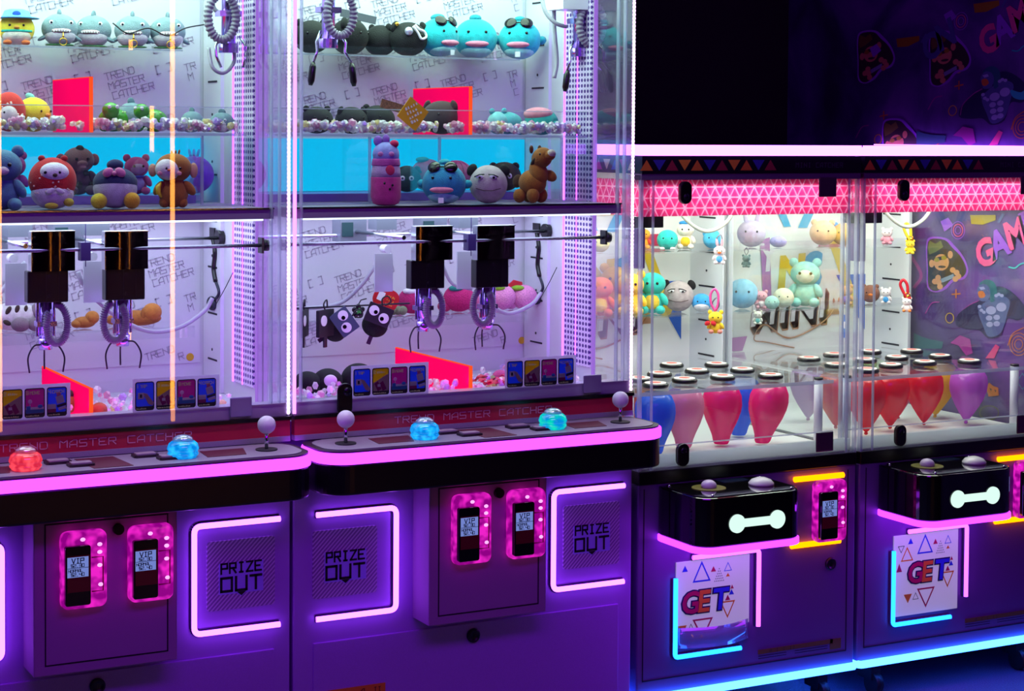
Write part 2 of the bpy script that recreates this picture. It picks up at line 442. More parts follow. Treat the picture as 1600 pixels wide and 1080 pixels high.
GLOWP = None
def glow_plastic(name, c0, c1, s, scale=45):
    "milky plastic cover lit from behind by a few diodes"
    m, nt, out = node_mat(name)
    N = nt.nodes.new; L = nt.links.new
    tc = N('ShaderNodeTexCoord'); n = N('ShaderNodeTexNoise'); n.inputs['Scale'].default_value = scale; n.inputs['Detail'].default_value = 1
    L(tc.outputs['Object'], n.inputs['Vector'])
    r = N('ShaderNodeValToRGB'); r.color_ramp.elements[0].position = .38; r.color_ramp.elements[1].position = .68
    r.color_ramp.elements[0].color = (*c0, 1); r.color_ramp.elements[1].color = (*c1, 1)
    L(n.outputs['Fac'], r.inputs[0])
    e = N('ShaderNodeEmission'); e.inputs[1].default_value = s; L(r.outputs[0], e.inputs[0])
    g = N('ShaderNodeBsdfGlossy'); g.inputs['Roughness'].default_value = .12
    mx = N('ShaderNodeMixShader'); mx.inputs[0].default_value = .08
    L(e.outputs[0], mx.inputs[1]); L(g.outputs[0], mx.inputs[2]); L(mx.outputs[0], out.inputs[0])
    return m
GLOWP = glow_plastic('magenta_lit_cover', (.36, 0, .30), (1.1, .02, .75), .85)
GLOWW = emit('diode_spot', (1.6, .55, 1.5))
SCREENB = emit('price_screen', (.22, .30, .80), .75)
SCRRED = mat('reader_red', '#6d1020', .25)
DARKTX = mat('screen_text', '#101436', .6)

def reader(M, x, z, Y, w=.108, h=.182, name='card_reader'):
    "card reader: lit plastic surround with a black terminal and price screen; x, z lower left"
    mb = MB(); mb.prism(rr(x, x+w, z, z+h, .018), Y-.034, Y-.001)
    r = mb.build(name, GLOWP, M, bevel=.01, seg=3)
    b = MB(); b.prism(rr(x+.005, x+w*.60, z+.012, z+h-.030, .006), Y-.046, Y-.030)
    t = b.build('terminal', GLOSSB, r, bevel=.002)
    x0, x1 = x+.009, x+w*.575
    s = MB(); s.box(x0, x1, Y-.0475, Y-.045, z+.045, z+h-.052); s.build('terminal_face', SCRRED, r)
    s = MB(); s.box(x0, x1-.004, Y-.0485, Y-.047, z+.080, z+.127); s.build('price_screen', SCREENB, r)
    tx = MB(); F = Y-.0487
    for tt, zz, hh, ox in (('VIP', .113, .011, .010), ('$2.30', .104, .007, .008), ('NORMAL', .0925, .0062, .002), ('$2.40', .083, .007, .008)):
        letters(tx, tt, (x0+ox, F, z+zz), (1, 0, 0), (0, 0, 1), hh, adv=hh*.92, thick=.2)
    tx.sheet([(x0, F, z+.1010), (x1-.004, F, z+.1010), (x1-.004, F, z+.1022), (x0, F, z+.1022)])
    tx.build('price_text', DARKTX, r)
    tr = MB(); q = x+w*.64
    tr.tube([(q, Y-.0355, z+h*.66), (x+w-.012, Y-.0355, z+h*.66), (x+w-.012, Y-.0355, z+h*.22), (q, Y-.0355, z+h*.22)], .0016, n=6)
    tr.build('slot_outline', mat('slot_red', '#c00d3c', .5), r)
    for a, b2 in ((.45, .90), (.82, .82), (.82, .72), (.82, .55), (.84, .30)):
        sp = MB(); sp.ell((x+w*a, Y-.0345, z+h*b2), (.006, .004, .0045), seg=12, rings=8); sp.build('diode', GLOWW, r)
    return r

def prize_door(M, x0, z0, x1, z1, Y):
    mb = MB(); mb.prism(rr(x0, x1, z0, z1, .008), Y-.004, Y+.002)
    d = mb.build('prize_door', HATCH, M)
    cx = (x0+x1)/2; cz = (z0+z1)/2; F = Y-.0052
    b = MB(); b.prism([(cx-.058, cz-.048), (cx-.012, cz-.048), (cx, cz-.056), (cx+.012, cz-.048), (cx+.058, cz-.048), (cx+.058, cz+.03), (cx-.058, cz+.03)], F, Y-.003)
    b.build('sign_plate', mat('sign_blue', '#b4b4ff', .5), d)
    t = MB()
    letters(t, 'PRIZE', (cx-.053, F-.001, cz+.005), (1, 0, 0), (0, 0, 1), .024, w=.0155, adv=.0222, thick=.2)
    letters(t, 'OUT', (cx-.053, F-.001, cz-.040), (1, 0, 0), (0, 0, 1), .033, w=.0275, adv=.0385, thick=.19)
    t.sheet([(cx-.012, F-.0016, cz-.044), (cx, F-.0016, cz-.054), (cx+.012, F-.0016, cz-.044)])
    t.build('lettering', mat('sign_black', '#07060c', .6), d)
    return d
def lock(M, x, z, Y, r=.0165):
    mb = MB(); R = Matrix.Rotation(PI/2, 3, 'X')
    mb.lathe([(r*1.15, 0), (r*1.15, .006), (r*.85, .009), (r*.8, .006), (r*.3, .006)], (x, Y, z), R=R)
    mb.box(x-.0015, x+.0015, Y-.0068, Y-.004, z-.006, z+.006, m=1)
    return mb.build('cam_lock', [DARKST, BLACK], M)

def coil(c, R1, r, turns, a0, a1, n=9, wob=.0013, sx=1.0, sz=1.0, dy=.0):
    "corrugated hose along an arc"
    pts, rs = [], []
    k = turns*4
    for i in range(k+1):
        t = i/k; a = a0+(a1-a0)*t
        pts.append((c[0]+R1*sx*math.cos(a), c[1]+dy*(t-.5), c[2]+R1*sz*math.sin(a)))
        rs.append(r+wob*(1 if i % 4 < 2 else -1))
    return pts, rs

def crane(M, x0, x1, zt, zb, Y, flip=1, plate=False):
    "one grabber: cover on the rail, motor box, corrugated hose, plunger and three curved fingers"
    cx = (x0+x1)/2; g = M
    mb = MB(); n0 = 0
    P = [(x0+(x1-x0)*i/14, Y-.02+.0042*((2*i/14-1)**2)) for i in range(15)]
    mb.prism(P+[(x1, Y+.012), (x0, Y+.012)], zb, zt, 'xy', smooth=True)
    cov = mb.build('crane_cover', mat('black_chrome', '#5a5148', .07, metal=1), g)
    es = cov.modifiers.new('edges', 'EDGE_SPLIT'); es.split_angle = .5
    e = MB(); e.box(x0-.002, x1, Y-.0215, Y+.012, zt, zt+.002); e.box(x0-.003, x0-.0005, Y-.018, Y+.012, zb, zt); e.build('cover_edge', STEEL, cov)
    bx0 = x0-.008 if flip > 0 else x0+.004
    bx1 = bx0+.100
    z2 = zb-.078
    m = MB(); m.box(bx0, bx1, Y+.0, Y+.035, z2, zb)
    mot = m.build('motor_box', mat('crane_black', '#0c0910', .3), cov, bevel=.003)
    sc_ = MB()
    for zz in (zb-.014, zb-.062): sc_.cyl((bx0+.052, Y-.003, zz), (bx0+.052, Y+.002, zz), .0042, n=12)
    sc_.box(bx0+.045, bx0+.0465, Y-.001, Y+.002, z2, zb); sc_.box(bx0+.076, bx0+.0775, Y-.001, Y+.002, z2, zb)
    sc_.build('screw', DARKST, cov)
    hx = bx0+.052; hz = z2
    p = MB()
    p.cyl((hx, Y+.035, hz+.0), (hx, Y+.035, hz-.10), .0155, n=16); p.cyl((hx-.02, Y+.035, hz), (hx-.02, Y+.035, hz-.085), .004, n=10)
    p.cyl((hx+.021, Y+.035, hz), (hx+.021, Y+.035, hz-.085), .004, n=10); p.box(hx-.024, hx+.024, Y+.018, Y+.052, hz-.060, hz-.048)
    p.cyl((hx, Y+.035, hz-.09), (hx, Y+.035, hz-.118), .019, .016, n=18)
    pl = p.build('plunger', mat('plunger_metal', '#c2a3ee', .22, metal=1), cov)
    pts, rs = coil((hx-.002+.024*flip, Y+.012, hz-.054), .027, .0088, 46, math.radians(100), math.radians(100)-flip*math.radians(318), sz=1.75, dy=-.02)
    MB().tube(pts, rs, n=9).build('coil_hose', mat('coil_grey', '#8f8799', .4), cov)
    for k, a in enumerate((200, 320, 80)):
        t = math.radians(a); dx, dy = math.cos(t), math.sin(t)
        f = MB()
        f.tube(smooth([(hx+dx*.014, Y+.035+dy*.014, hz-.105), (hx+dx*.034, Y+.035+dy*.034, hz-.108), (hx+dx*.050, Y+.035+dy*.05, hz-.135), (hx+dx*.046, Y+.035+dy*.046, hz-.172)], 6), .0022, n=7)
        f.build('grabber_finger', DARKST, cov)
    return cov

def master(x0, x1, name, label, right_in, first):
    M = thing(name, label, 'claw machine', ((x0+x1)/2, .3, 0), group=None)
    a, b = x0+.004, x1-.004
    BK = .61
    # lower cabinet
    mb = MB(); mb.box(a, b, 0, BK+.03, .03, .86)
    cab = mb.build('cabinet', CAB, M, bevel=.004)
    bx0, bx1 = x0+.338, x0+.683
    m = MB(); m.box(bx0, bx1, -.1, .002, .421, .845); coin = m.build('coin_panel', CABD, M, bevel=.003)
    g = MB()
    gx0, gx1, gz0, gz1 = bx0+.026, bx1-.023, .447, .775
    for q in ((gx0, gx1, gz0-.003, gz0), (gx0, gx1, gz1, gz1+.003), (gx0, gx0+.003, gz0, gz1), (gx1-.003, gx1, gz0, gz1)):
        g.box(q[0], q[1], -.1012, -.0995, q[2], q[3])
    g.build('door_gap', GROOVE, coin)
    dr = MB(); dr.box(x0+.058, x1-.048, -.006, .002, .05, .388); d = dr.build('service_door', CAB, M, bevel=.002)
    lock(d, x0+.513, .355, -.006)
    if not first:
        w = MB(); w.box(x0+.055, x0+.258, -.0072, -.0062, .236, .262); w.box(x0+.225, x0+.258, -.0072, -.0062, .205, .236)
        t = MB(); letters(t, 'A  II', (x0+.19, -.0078, .242), (1, 0, 0), (0, 0, 1), .012)
        k = w.build('warning_label', mat('warn_orange', '#f0a422', .6), d); t.build('lettering', BLACK, k)
    # a dark round lock on the coin panel
    kk = MB(); kk.cyl((x0+.537, -.112, .752), (x0+.537, -.099, .752), .013, n=20); kk.build('panel_lock', mat('lock_dark', '#1c1620', .4, metal=.6), coin)
    reader(coin, bx0+.058, .578, -.1); reader(coin, bx0+.219, .577, -.1)
    # neon brackets and prize doors
    for s in (0, 1):
        e0 = x0+.063 if s == 0 else x1-.036
        e1 = x0+.285 if s == 0 else x0+.754
        z0, z1 = .451, .719
        pts = corner([(e0, -.012, z1), (e1, -.012, z1), (e1, -.012, z0), (e0, -.012, z0)], .018)
        MB().tube(pts, .0072, n=10).build('neon_tube', NEON, M)
        nb = MB()
        for p0, p1 in zip(pts, pts[1:]): nb.tube([p0+Vector((0, .008, 0)), p1+Vector((0, .008, 0))], .0095, n=6)
        nb.build('neon_channel', mat('channel_dark', '#3b2f4d', .5), M)
        px0 = x0+.056 if s == 0 else x0+.789
        prize_door(M, px0, .502, px0+.178, .676, -.001)
    # control deck
    dp = rr(x0+.012, x1-.008, -.2, .02, .075, 10)
    m = MB(); m.prism([(u, v) for u, v in dp], .80, .879, 'xy'); m.build('deck_body', BLACK, M, bevel=.006)
    m = MB(); m.prism(rr(x0+.008, x1-.004, -.204, .02, .078, 10), .877, .905, 'xy'); m.build('rim_light', RIM, M, bevel=.004)
    m = MB(); m.prism(rr(x0+.014, x1-.010, -.196, .02, .072, 10), .905, .9095, 'xy'); m.build('deck_edge', mat('deck_edge', '#2b0f2c', .4), M)
    m = MB(); m.prism(rr(x0+.030, x1-.026, -.183, -.012, .06, 10), .9095, .912, 'xy'); dk = m.build('deck_plate', GREYPL, M)
    T = .912
    dm = MB()
    for u in (.178, .745, None):
        dm = MB()
        dm.prism([(x0+u+.008, -.055), (x0+u+.120, -.055), (x0+u+.098, -.14), (x0+u+.0, -.14)] if u else [(x0+.452, -.03), (x0+.545, -.03), (x0+.555, -.17), (x0+.462, -.17)], T, T+.0012, 'xy')
        dm.build('red_decal', mat('deck_red', '#5c1230', .5), dk)
    for u, yy in ((.375, -.06), (.415, -.115), (.585, -.06), (.63, -.115)):
        k = MB(); k.prism(rr(x0+u, x0+u+.06, yy-.02, yy+.02, .006), T, T+.006, 'xy'); kb = k.build('push_button', mat('button_frame', '#2a1628', .4), dk)
        k = MB(); k.prism(rr(x0+u+.006, x0+u+.054, yy-.014, yy+.014, .004), T+.006, T+.009, 'xy'); k.build('button_cap', mat('button_cap', '#a890a6', .35), kb)
    for jx in (x0+.105, x1-.105):
        j = MB(); j.cyl((jx, -.1, T), (jx, -.1, T+.003), .027, n=28); jb = j.build('joystick', mat('joystick_boot', '#170c1c', .6), dk)
        j = MB(); j.cyl((jx, -.1, T), (jx, -.1, T+.045), .0045, n=12); j.build('shaft', STEEL, jb)
        j = MB(); j.ell((jx, -.1, T+.062), .0225, seg=28, rings=18); j.build('ball_knob', mat('knob_white', '#dcd6e2', .35), jb)
    cols = ((glow_plastic('dome_red', (.75, .02, .06), (1.3, .10, .14), 1.0, 60), glow_plastic('dome_blue', (.0, .26, .85), (.02, .62, 1.3), 1.0, 60)) if first else (glow_plastic('dome_blue2', (.0, .26, .85), (.02, .62, 1.3), 1.0, 60), glow_plastic('dome_teal', (.0, .30, .8), (.0, .8, .55), 1.0, 40)))
    for k, u in enumerate((.318, .693)):
        bx_ = x0+u; by = -.112
        q = MB(); q.lathe([(.030, 0), (.036, .007), (.037, .0105), (.034, .0142)], (bx_, by, T), n=30); hb = q.build('dome_button', cols[k], dk)
        q = MB(); q.lathe([(.034, .0142), (.036, .0165), (.0382, .022), (.034, .034), (.026, .0405)], (bx_, by, T), n=30); q.build('lit_ring', cols[k], hb)
        q = MB(); q.lathe([(.026, .0405), (.022, .048), (.013, .0535), (.003, .055)], (bx_, by, T), n=26); q.build('dome_cap', clear('dome_clear', (.75, .75, .8), .25, rough=.05, haze=.35), hb)
    # red fascia
    m = MB(); m.box(a+.002, b-.002, -.003, .02, .926, .967); bd = m.build('fascia_band', RED_BAND, M)
    t = MB(); letters(t, 'TREND MASTER CATCHER', (x0+.283, -.0035, .938), (1, 0, 0), (0, 0, 1), .0165, w=.0175, adv=.0236, thick=.12); t.build('lettering', BANDTXT, bd)
    m = MB(); m.box(a+.002, b-.002, -.005, .02, .9125, .926); m.build('fascia_sill', GREYPL, M)
    m = MB(); m.box(a, b, -.008, .03, .967, .976); m.build('dark_rail', BLACK, M)
    m = MB(); m.box(a+.01, b-.01, .006, .045, .976, 1.006); m.box(a+.01, b-.01, .004, .05, 1.006, 1.009); m.build('glass_ledge', mat('ledge_metal', '#b8b0c8', .35, metal=.3), M)
    # cabinet shell above
    ZT = 2.24; wl, wr = x0+.012, right_in
    m = MB(); m.box(a, b, .0, BK+.03, ZT, ZT+.3); m.build('header_box', BLACK, M)
    m = MB(); m.box(a+.004, b-.004, BK, BK+.02, .86, ZT); bp = m.build('back_panel', WHITEP, M)
    for z0, z1, oz in ((1.046, 1.46, .05), (1.70, 2.2, .04)):
        m = MB(); m.box(wl+.02, wr-.02, BK-.003, BK, z0, z1); pp = m.build('printed_sheet', mat('sheet_white', '#cdcad6', .6), bp)
        m = MB(); panel_print(m, wl+.02, wr-.02, z0, z1, BK-.0035, oz=oz); m.build('lettering', PRINT, pp)
    m = MB(); m.box(a+.01, b-.01, .03, BK, .955, .975); m.build('prize_floor', WHITEP, M)
    for s, (xa, xb) in enumerate(((a, wl), (wr, b))):
        m = MB(); m.box((wl-.004 if s == 0 else wr), (wl if s == 0 else wr+.004), .215, BK, .976, ZT); sp = m.build('side_panel', WHITEP, M)
        m = MB(); m.box(xa, xb, .207, .215, .976, ZT); m.build('added_edge_glow', emit('added_glow_violet', (.50, .22, 1.0), .75), sp)  # added glowing strip that brightens the dark panel edge, not a real fitting
        xi = (wl, wl+.004) if s == 0 else (wr-.004, wr)
        m = MB(); m.box(xi[0], xi[1], .218, .372, 1.02, ZT-.01); m.build('slotted_panel', SLOT, sp)
        m = MB(); m.box((wl if s == 0 else wr-.010), (wl+.010 if s == 0 else wr), .462, BK-.004, .976, ZT); cp = m.build('corner_column', mat('column_white', '#d9d7e4', .5), sp)
        tk = MB(); fx = (wl+.0105) if s == 0 else (wr-.0105)
        for i in range(9): tk.box(fx-.0008, fx+.0008, .49, .565, 1.06+i*.128, 1.065+i*.128)
        for i in range(8): tk.cyl((fx-.001, .53, 1.09+i*.13), (fx+.001, .53, 1.09+i*.13), .004, n=10)
        tk.build('scale_mark', mat('tick_dark', '#1b1826', .6), cp)
        lx = xi[0] if s else xi[1]
        m = MB(); m.tube([(lx, .374, 1.02), (lx, .374, ZT-.02)], .0035, n=8); m.tube([(lx, .300, 1.02), (lx, .300, ZT-.02)], .0022, n=8); m.build('side_light', emit('side_violet', (2.3, .28, 5.6), 1.5), sp)
        m = MB(); m.box(xa+.003, xb-.003, .0065, .206, .976, ZT); m.build('side_glass', SIDEGLASS, M)
    m = MB(); m.box(a+.006, b-.006, 0, .006, .976, ZT); m.build('front_glass', GLASS, M)
    ep = MB()
    for q in (x0+.028, x1-.030, x1-.052): ep.box(q, q+.004, .010, .024, 1.008, ZT)
    ep.build('glass_edge', ACEDGE, M)
    # bead light strips in the front corners
    bl = MB(); z = .985; pts = []; rs = []
    n = 118
    for i in range(n*2+1):
        pts.append((b-.004, .004, .98+i*(1.25/(n*2)))); rs.append(.0046 if i % 2 else .0030)
    bl.tube(pts, rs, n=8).build('bead_strip', BEAD, M)
    m = MB(); m.tube([(a+.004, .004, .98), (a+.004, .004, ZT)], .0048, n=8); m.build('line_light', PLINE, M)
    # lock plate and sensor on the glass
    m = MB(); m.box(x1-.165, x1-.108, -.006, 0, .982, 1.032); m.build('lock_plate', mat('plate_violet', '#8d7fa8', .4, metal=.4), M, bevel=.003)
    # shelf between the two storeys
    m = MB(); m.box(wl+.004, wr-.022, .02, BK, 1.474, 1.500); sh = m.build('divider_shelf', mat('shelf_grey', '#8a7f92', .5, noise=.1, scale=900), M)
    m = MB(); m.box(wl+.004, wr-.022, .016, .020, 1.4985, 1.5025); m.build('shelf_lip', STEEL, sh)
    m = MB(); m.cyl((wl+.03, .05, 1.4715), (wr-.04, .05, 1.4715), .0035, n=12); m.cyl((wl+.03, BK-.06, 1.468), (wr-.08, BK-.06, 1.468), .006, n=12); m.build('light_tube', TUBEW, sh)
    # gantry
    rz = 1.402
    m = MB(); m.cyl((wl+.02, .115, rz), (wr-.004, .115, rz), .0048, n=14); rl = m.build('front_rail', mat('rail_steel', '#8d8a9c', .25, metal=.9), M)
    m = MB(); m.cyl((wl+.02, .47, rz), (wr-.004, .47, rz), .0048, n=14); m.build('rear_rail', STEEL, M)
    m = MB()
    for yy, rr_ in ((.115, .015), (.47, .022)):
        m.cyl((wr-.018, yy, rz), (wr-.002, yy, rz), rr_, n=20); m.cyl((wl, yy, rz), (wl+.016, yy, rz), rr_, n=20)
    m.box(wr-.024, wr-.018, .10, .13, rz-.02, rz+.02); m.build('rail_roller', BLACK, M)
    return M, wl, wr, BK
# ------------------------------------------------------------------ room
FLOORM = mat('floor_carpet', '#50536e', .42, noise=.5, scale=260, bump=.5, bscale=300)
m = MB(); m.box(-4, 6.5, -8, 1.9, -.05, 0); struct(m.build('floor', FLOORM))
m = MB(); m.box(-4, 4.34, 1.47, 1.6, 0, 3.2); struct(m.build('wall_back', mat('dark_wall', '#0b0b12', .8)))
def mural_mat():
    m, nt, out = node_mat('mural_paint'); N = nt.nodes.new; L = nt.links.new
    tc = N('ShaderNodeTexCoord'); n = N('ShaderNodeTexNoise'); n.inputs['Scale'].default_value = 3.2; n.inputs['Detail'].default_value = 6; n.inputs['Distortion'].default_value = .8
    L(tc.outputs['Object'], n.inputs['Vector'])
    r = N('ShaderNodeValToRGB'); cr = r.color_ramp
    cr.elements[0].position = .33; cr.elements[0].color = (*lin('#2a2044'), 1)
    cr.elements[1].position = .7; cr.elements[1].color = (*lin('#75429a'), 1)
    e = cr.elements.new(.5); e.color = (*lin('#4d3678'), 1)
    L(n.outputs['Fac'], r.inputs[0]); b = N('ShaderNodeBsdfPrincipled'); b.inputs['Roughness'].default_value = .6
    L(r.outputs[0], b.inputs['Base Color']); L(b.outputs[0], out.inputs[0]); return m
m = MB(); m.box(4.31, 4.43, -1.0, 1.6, 0, 3.2); struct(m.build('wall_right', mural_mat()))
M1, wl1, wr1, BK = master(.690, 1.704, 'claw_machine', 'tall two-storey claw machine with red and blue dome buttons and grey shark toys', 1.684, True)
M2, wl2, wr2, BK = master(1.704, 2.718, 'claw_machine', 'tall two-storey claw machine with blue and teal dome buttons and teal fish toys', 2.705, False)
# grabbers
def cover_at(M, xa, ya, xb, yb, flip):
    Y = .13
    p, q = at(xa, ya, Y-.02), at(xb, yb, Y-.02)
    return crane(M, p.x, q.x, p.z, q.z, Y, flip)
cover_at(M1, 51, 363, 118, 423, 1); cover_at(M1, 166, 363, 232, 420, -1)
cover_at(M2, 652, 355, 708, 406, 1); cover_at(M2, 748, 354, 805, 405, -1)
card_set(M1, at(211, 650, .012).x, 1.012); card_set(M1, at(211, 650, .012).x-.372, 1.012)
card_set(M2, at(552, 622, .012).x, 1.013); card_set(M2, at(792, 612, .012).x, 1.010)
# ------------------------------------------------------------------ mini claw machines
PINKV = None
def valance_mat():
    "magenta sheet with a white triangle lattice printed on it"
    m, nt, out = node_mat('triangle_lattice'); N = nt.nodes.new; L = nt.links.new
    tc = N('ShaderNodeTexCoord'); sp = N('ShaderNodeSeparateXYZ'); L(tc.outputs['Object'], sp.inputs[0])
    def mth(op, a, b=None):
        n = N('ShaderNodeMath'); n.operation = op
        for i, q in enumerate((a, b)):
            if q is None: continue
            if hasattr(q, 'node'): L(q, n.inputs[i])
            else: n.inputs[i].default_value = q
        return n.outputs[0]
    x = mth('ADD', sp.outputs[0], sp.outputs[1]); z = sp.outputs[2]; P = .034
    def lines(v, p, w):
        f = mth('FRACT', mth('DIVIDE', v, p)); return mth('LESS_THAN', mth('ABSOLUTE', mth('SUBTRACT', f, .5)), w)
    a = lines(mth('ADD', x, mth('MULTIPLY', z, .5724)), .034, .075)
    b = lines(mth('SUBTRACT', x, mth('MULTIPLY', z, .5724)), .034, .075)
    c = lines(mth('ADD', z, .01485), .0297, .07)
    k = mth('MINIMUM', mth('ADD', mth('ADD', a, b), c), 1.0)
    mx = N('ShaderNodeMix'); mx.data_type = 'RGBA'; L(k, mx.inputs[0])
    mx.inputs[6].default_value = (*lin('#e65f9c'), 1); mx.inputs[7].default_value = (*lin('#f6d3e6'), 1)
    d = N('ShaderNodeBsdfDiffuse'); t = N('ShaderNodeBsdfTranslucent'); s = N('ShaderNodeMixShader'); s.inputs[0].default_value = .65
    L(mx.outputs[2], d.inputs[0]); L(mx.outputs[2], t.inputs[0]); L(d.outputs[0], s.inputs[1]); L(t.outputs[0], s.inputs[2]); L(s.outputs[0], out.inputs[0])
    return m
VAL = valance_mat()
def tri(cx, cz, w, h, up=1):
    return [(cx-w/2, cz-h/2*up), (cx+w/2, cz-h/2*up), (cx, cz+h/2*up)]
def tri_outline(mb, cx, cz, w, h, up, F, m, t=.1):
    P = [Vector((u, 0, v)) for u, v in tri(cx, cz, w, h, up)]; c = sum(P, Vector())/3
    for i in range(3):
        a, b = P[i], P[(i+1) % 3]; ai, bi = c+(a-c)*(1-2.4*t), c+(b-c)*(1-2.4*t)
        mb.sheet([Vector((q.x, F, q.z)) for q in (a, b, bi, ai)], m=m)
PAL = [mat('print_blue', '#2d62c8', .5), mat('print_yellow', '#e3c22b', .5), mat('print_crimson', '#b92a52', .5), mat('print_navy', '#241c4e', .5), mat('print_white', '#e8e4ea', .5), mat('print_brown', '#b98560', .6), mat('print_sky', '#2fa7d6', .5), mat('print_lilac', '#b672b4', .6)]

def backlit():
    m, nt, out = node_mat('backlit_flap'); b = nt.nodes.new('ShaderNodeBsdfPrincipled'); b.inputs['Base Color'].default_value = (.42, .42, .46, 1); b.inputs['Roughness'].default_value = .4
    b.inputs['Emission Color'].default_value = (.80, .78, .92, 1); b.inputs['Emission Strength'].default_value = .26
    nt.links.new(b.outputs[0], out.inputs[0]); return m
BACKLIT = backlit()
def mini(x0, x1, name, label, right):
    M = thing(name, label, 'claw machine', ((x0+x1)/2, .4, 0))
    a, b = x0+(.011 if right else .016), x1-.003; BK = .885; D = .012
    X = lambda r: x0+r
    m = MB(); m.box(a, b, 0, BK+.02, .10, .714); body = m.build('cabinet', mat('mini_paint', '#6c5c88', .42, noise=.18, scale=1000), M, bevel=.004)
    g = MB()
    for q in ((X(.034), X(.75), .155, .158), (X(.034), X(.037), .155, .70), (X(.747), X(.75), .155, .70)): g.box(q[0], q[1], -.0012, .002, q[2], q[3])
    g.build('door_gap', GROOVE, body)
    m = MB(); m.tube(corner([(a+.004, BK, .108), (a+.004, -.008, .108), (b-.004, -.008, .108)], .012), .0115, n=10); m.build('floor_light', emit('floor_cyan', (.28, 1.6, 13.0), 1.2), M)
    for xx in (X(.10), X(.68)):
        c = MB(); c.cyl((xx-.012, .03, .033), (xx+.012, .03, .033), .033, n=20); c.box(xx-.018, xx+.018, .02, .085, .045, .10); c.box(xx-.03, xx+.03, .0, .1, .092, .10)
        c.build('caster', mat('caster_black', '#101016', .5), M)
    # control drawer with the bone lamp
    bp = rr(X(.078), X(.428), -.222, .03, .055, 8)
    m = MB(); m.prism(bp, .570, .706, 'xy'); box = m.build('control_box', GLOSSB, M, bevel=.004)
    m = MB(); m.prism(rr(X(.074), X(.432), -.227, .03, .058, 8), .553, .571, 'xy'); m.build('rim_light', emit('mini_rim', (2.2, .13, 5.5)), M, bevel=.003)
    m = MB(); m.prism(rr(X(.086), X(.420), -.214, .0, .05, 8), .706, .709, 'xy'); tp = m.build('box_lid', mat('lid_clear_black', '#10100f', .08, coat=1), box)
    q = MB(); q.cyl((X(.185), -.10, .709), (X(.185), -.10, .7105), .048, n=28); q.build('yellow_decal', mat('lid_yellow', '#6a6710', .4), tp)
    q = MB(); q.ell((X(.185), -.10, .716), (.022, .022, .016), seg=22, rings=14); q.build('ball_knob', mat('mini_knob', '#c9bdd2', .3), tp)
    q = MB(); q.prism(rr(X(.265), X(.355), -.055, -.012, .004), .709, .7105, 'xy'); q.build('display', mat('lid_display', '#1c2741', .2), tp)
    q = MB(); q.lathe([(.036, 0), (.036, .006), (.028, .015), (.012, .021), (.002, .022)], (X(.345), -.125, .709), n=26); q.build('push_dome', mat('dome_white', '#dfe3da', .25), tp)
    for u, v in ((.100, -.03), (.408, -.03), (.130, -.20), (.39, -.205)):
        q = MB(); q.ell((X(u), v, .710), (.004, .004, .003), seg=10, rings=6); q.build('screw', STEEL, tp)
    q = MB(); F = -.2225; z1, z2 = .631, .636
    for cx in (.196, .330): q.cyl((X(cx), F-.004, z1), (X(cx), F+.002, z1), .0255, n=28)
    q.box(X(.2), X(.326), F-.0038, F+.002, z1-.011, z1+.011); q.build('bone_light', emit('bone_white', (.74, 1.02, .92)), box)
    # coin reader with yellow lamps
    r = reader(M, X(.612), .497, 0, .112, .182)
    for z0, e0, e1 in ((.688, .545, .722), (.493, .535, .712)):
        q = MB(); q.tube([(X(e0), -.012, z0), (X(e1), -.012, z0)], .0085, n=10); q.build('yellow_tube', YELLOW, M)
    lock(M, X(.687), .424, 0, .016)
    # warning strip
    q = MB(); q.box(X(.43), X(.70), -.0012, 0, .184, .197); q.box(X(.69), X(.73), -.0012, 0, .166, .197); k = q.build('warning_label', mat('warn_olive', '#6d5a14', .7), M)
    q = MB()
    letters(q, 'A I I II', (X(.47), -.0018, .1865), (1, 0, 0), (0, 0, 1), .008, adv=.012)
    for zz in (.178, .171):
        q.sheet([(X(.43), -.0018, zz), (X(.53), -.0018, zz), (X(.53), -.0018, zz+.002), (X(.43), -.0018, zz+.002)]); q.sheet([(X(.56), -.0018, zz), (X(.68), -.0018, zz), (X(.68), -.0018, zz+.002), (X(.56), -.0018, zz+.002)])
    q.build('lettering', BLACK, k)
    # prize flap with neon corners
    gx0, gx1, gz0, gz1 = X(.143), X(.394), .236, .483
    q = MB()
    lo = gz0 if right else .285
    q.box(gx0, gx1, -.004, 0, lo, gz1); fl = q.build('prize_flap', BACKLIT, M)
    p = MB(); F = -.0046; ox = 0 if right else -.035; c = (gx0+gx1)/2+ox; zc = .365
    R = lambda u: c+u
    for u, v, w, h, up, mm in ((-.005, .085, .062, .06, 1, 0), (-.075, .06, .048, .044, 1, 1), (.0, -.082, .07, .062, -1, 2), (.085, -.035, .052, .05, -1, 1), (-.04, -.072, .024, .022, 1, 3), (.085, .09, .028, .026, 1, 0), (-.098, .075, .026, .022, -1, 3)):
        if gx0+.002 < R(u)-w/2 and R(u)+w/2 < gx1-.002: tri_outline(p, R(u), zc+v, w, h, up, F, mm)
    for u, v, w, h, up, mm in ((-.062, .098, .02, .018, 1, 0), (.035, .088, .018, .016, 1, 2), (-.07, -.078, .032, .028, -1, 1), (.085, .0, .018, .016, 1, 2), (.098, .015, .018, .016, 1, 0), (-.105, .02, .022, .026, 1, 2), (.1, .03, .012, .012, 1, 2), (.085, .066, .014, .01, 1, 1)):
        if gx0+.002 < R(u)-w/2 and R(u)+w/2 < gx1-.002: p.sheet([(uu, F, vv) for uu, vv in tri(R(u), zc+v, w, h, up)], m=mm)
    for i in range(6):
        for j in range(6-i):
            u, v = R(.04+i*.006+j*.003), zc+.052+j*.007
            p.sheet([(uu, F, vv) for uu, vv in tri(u, v, .004, .004, 1)], m=3)
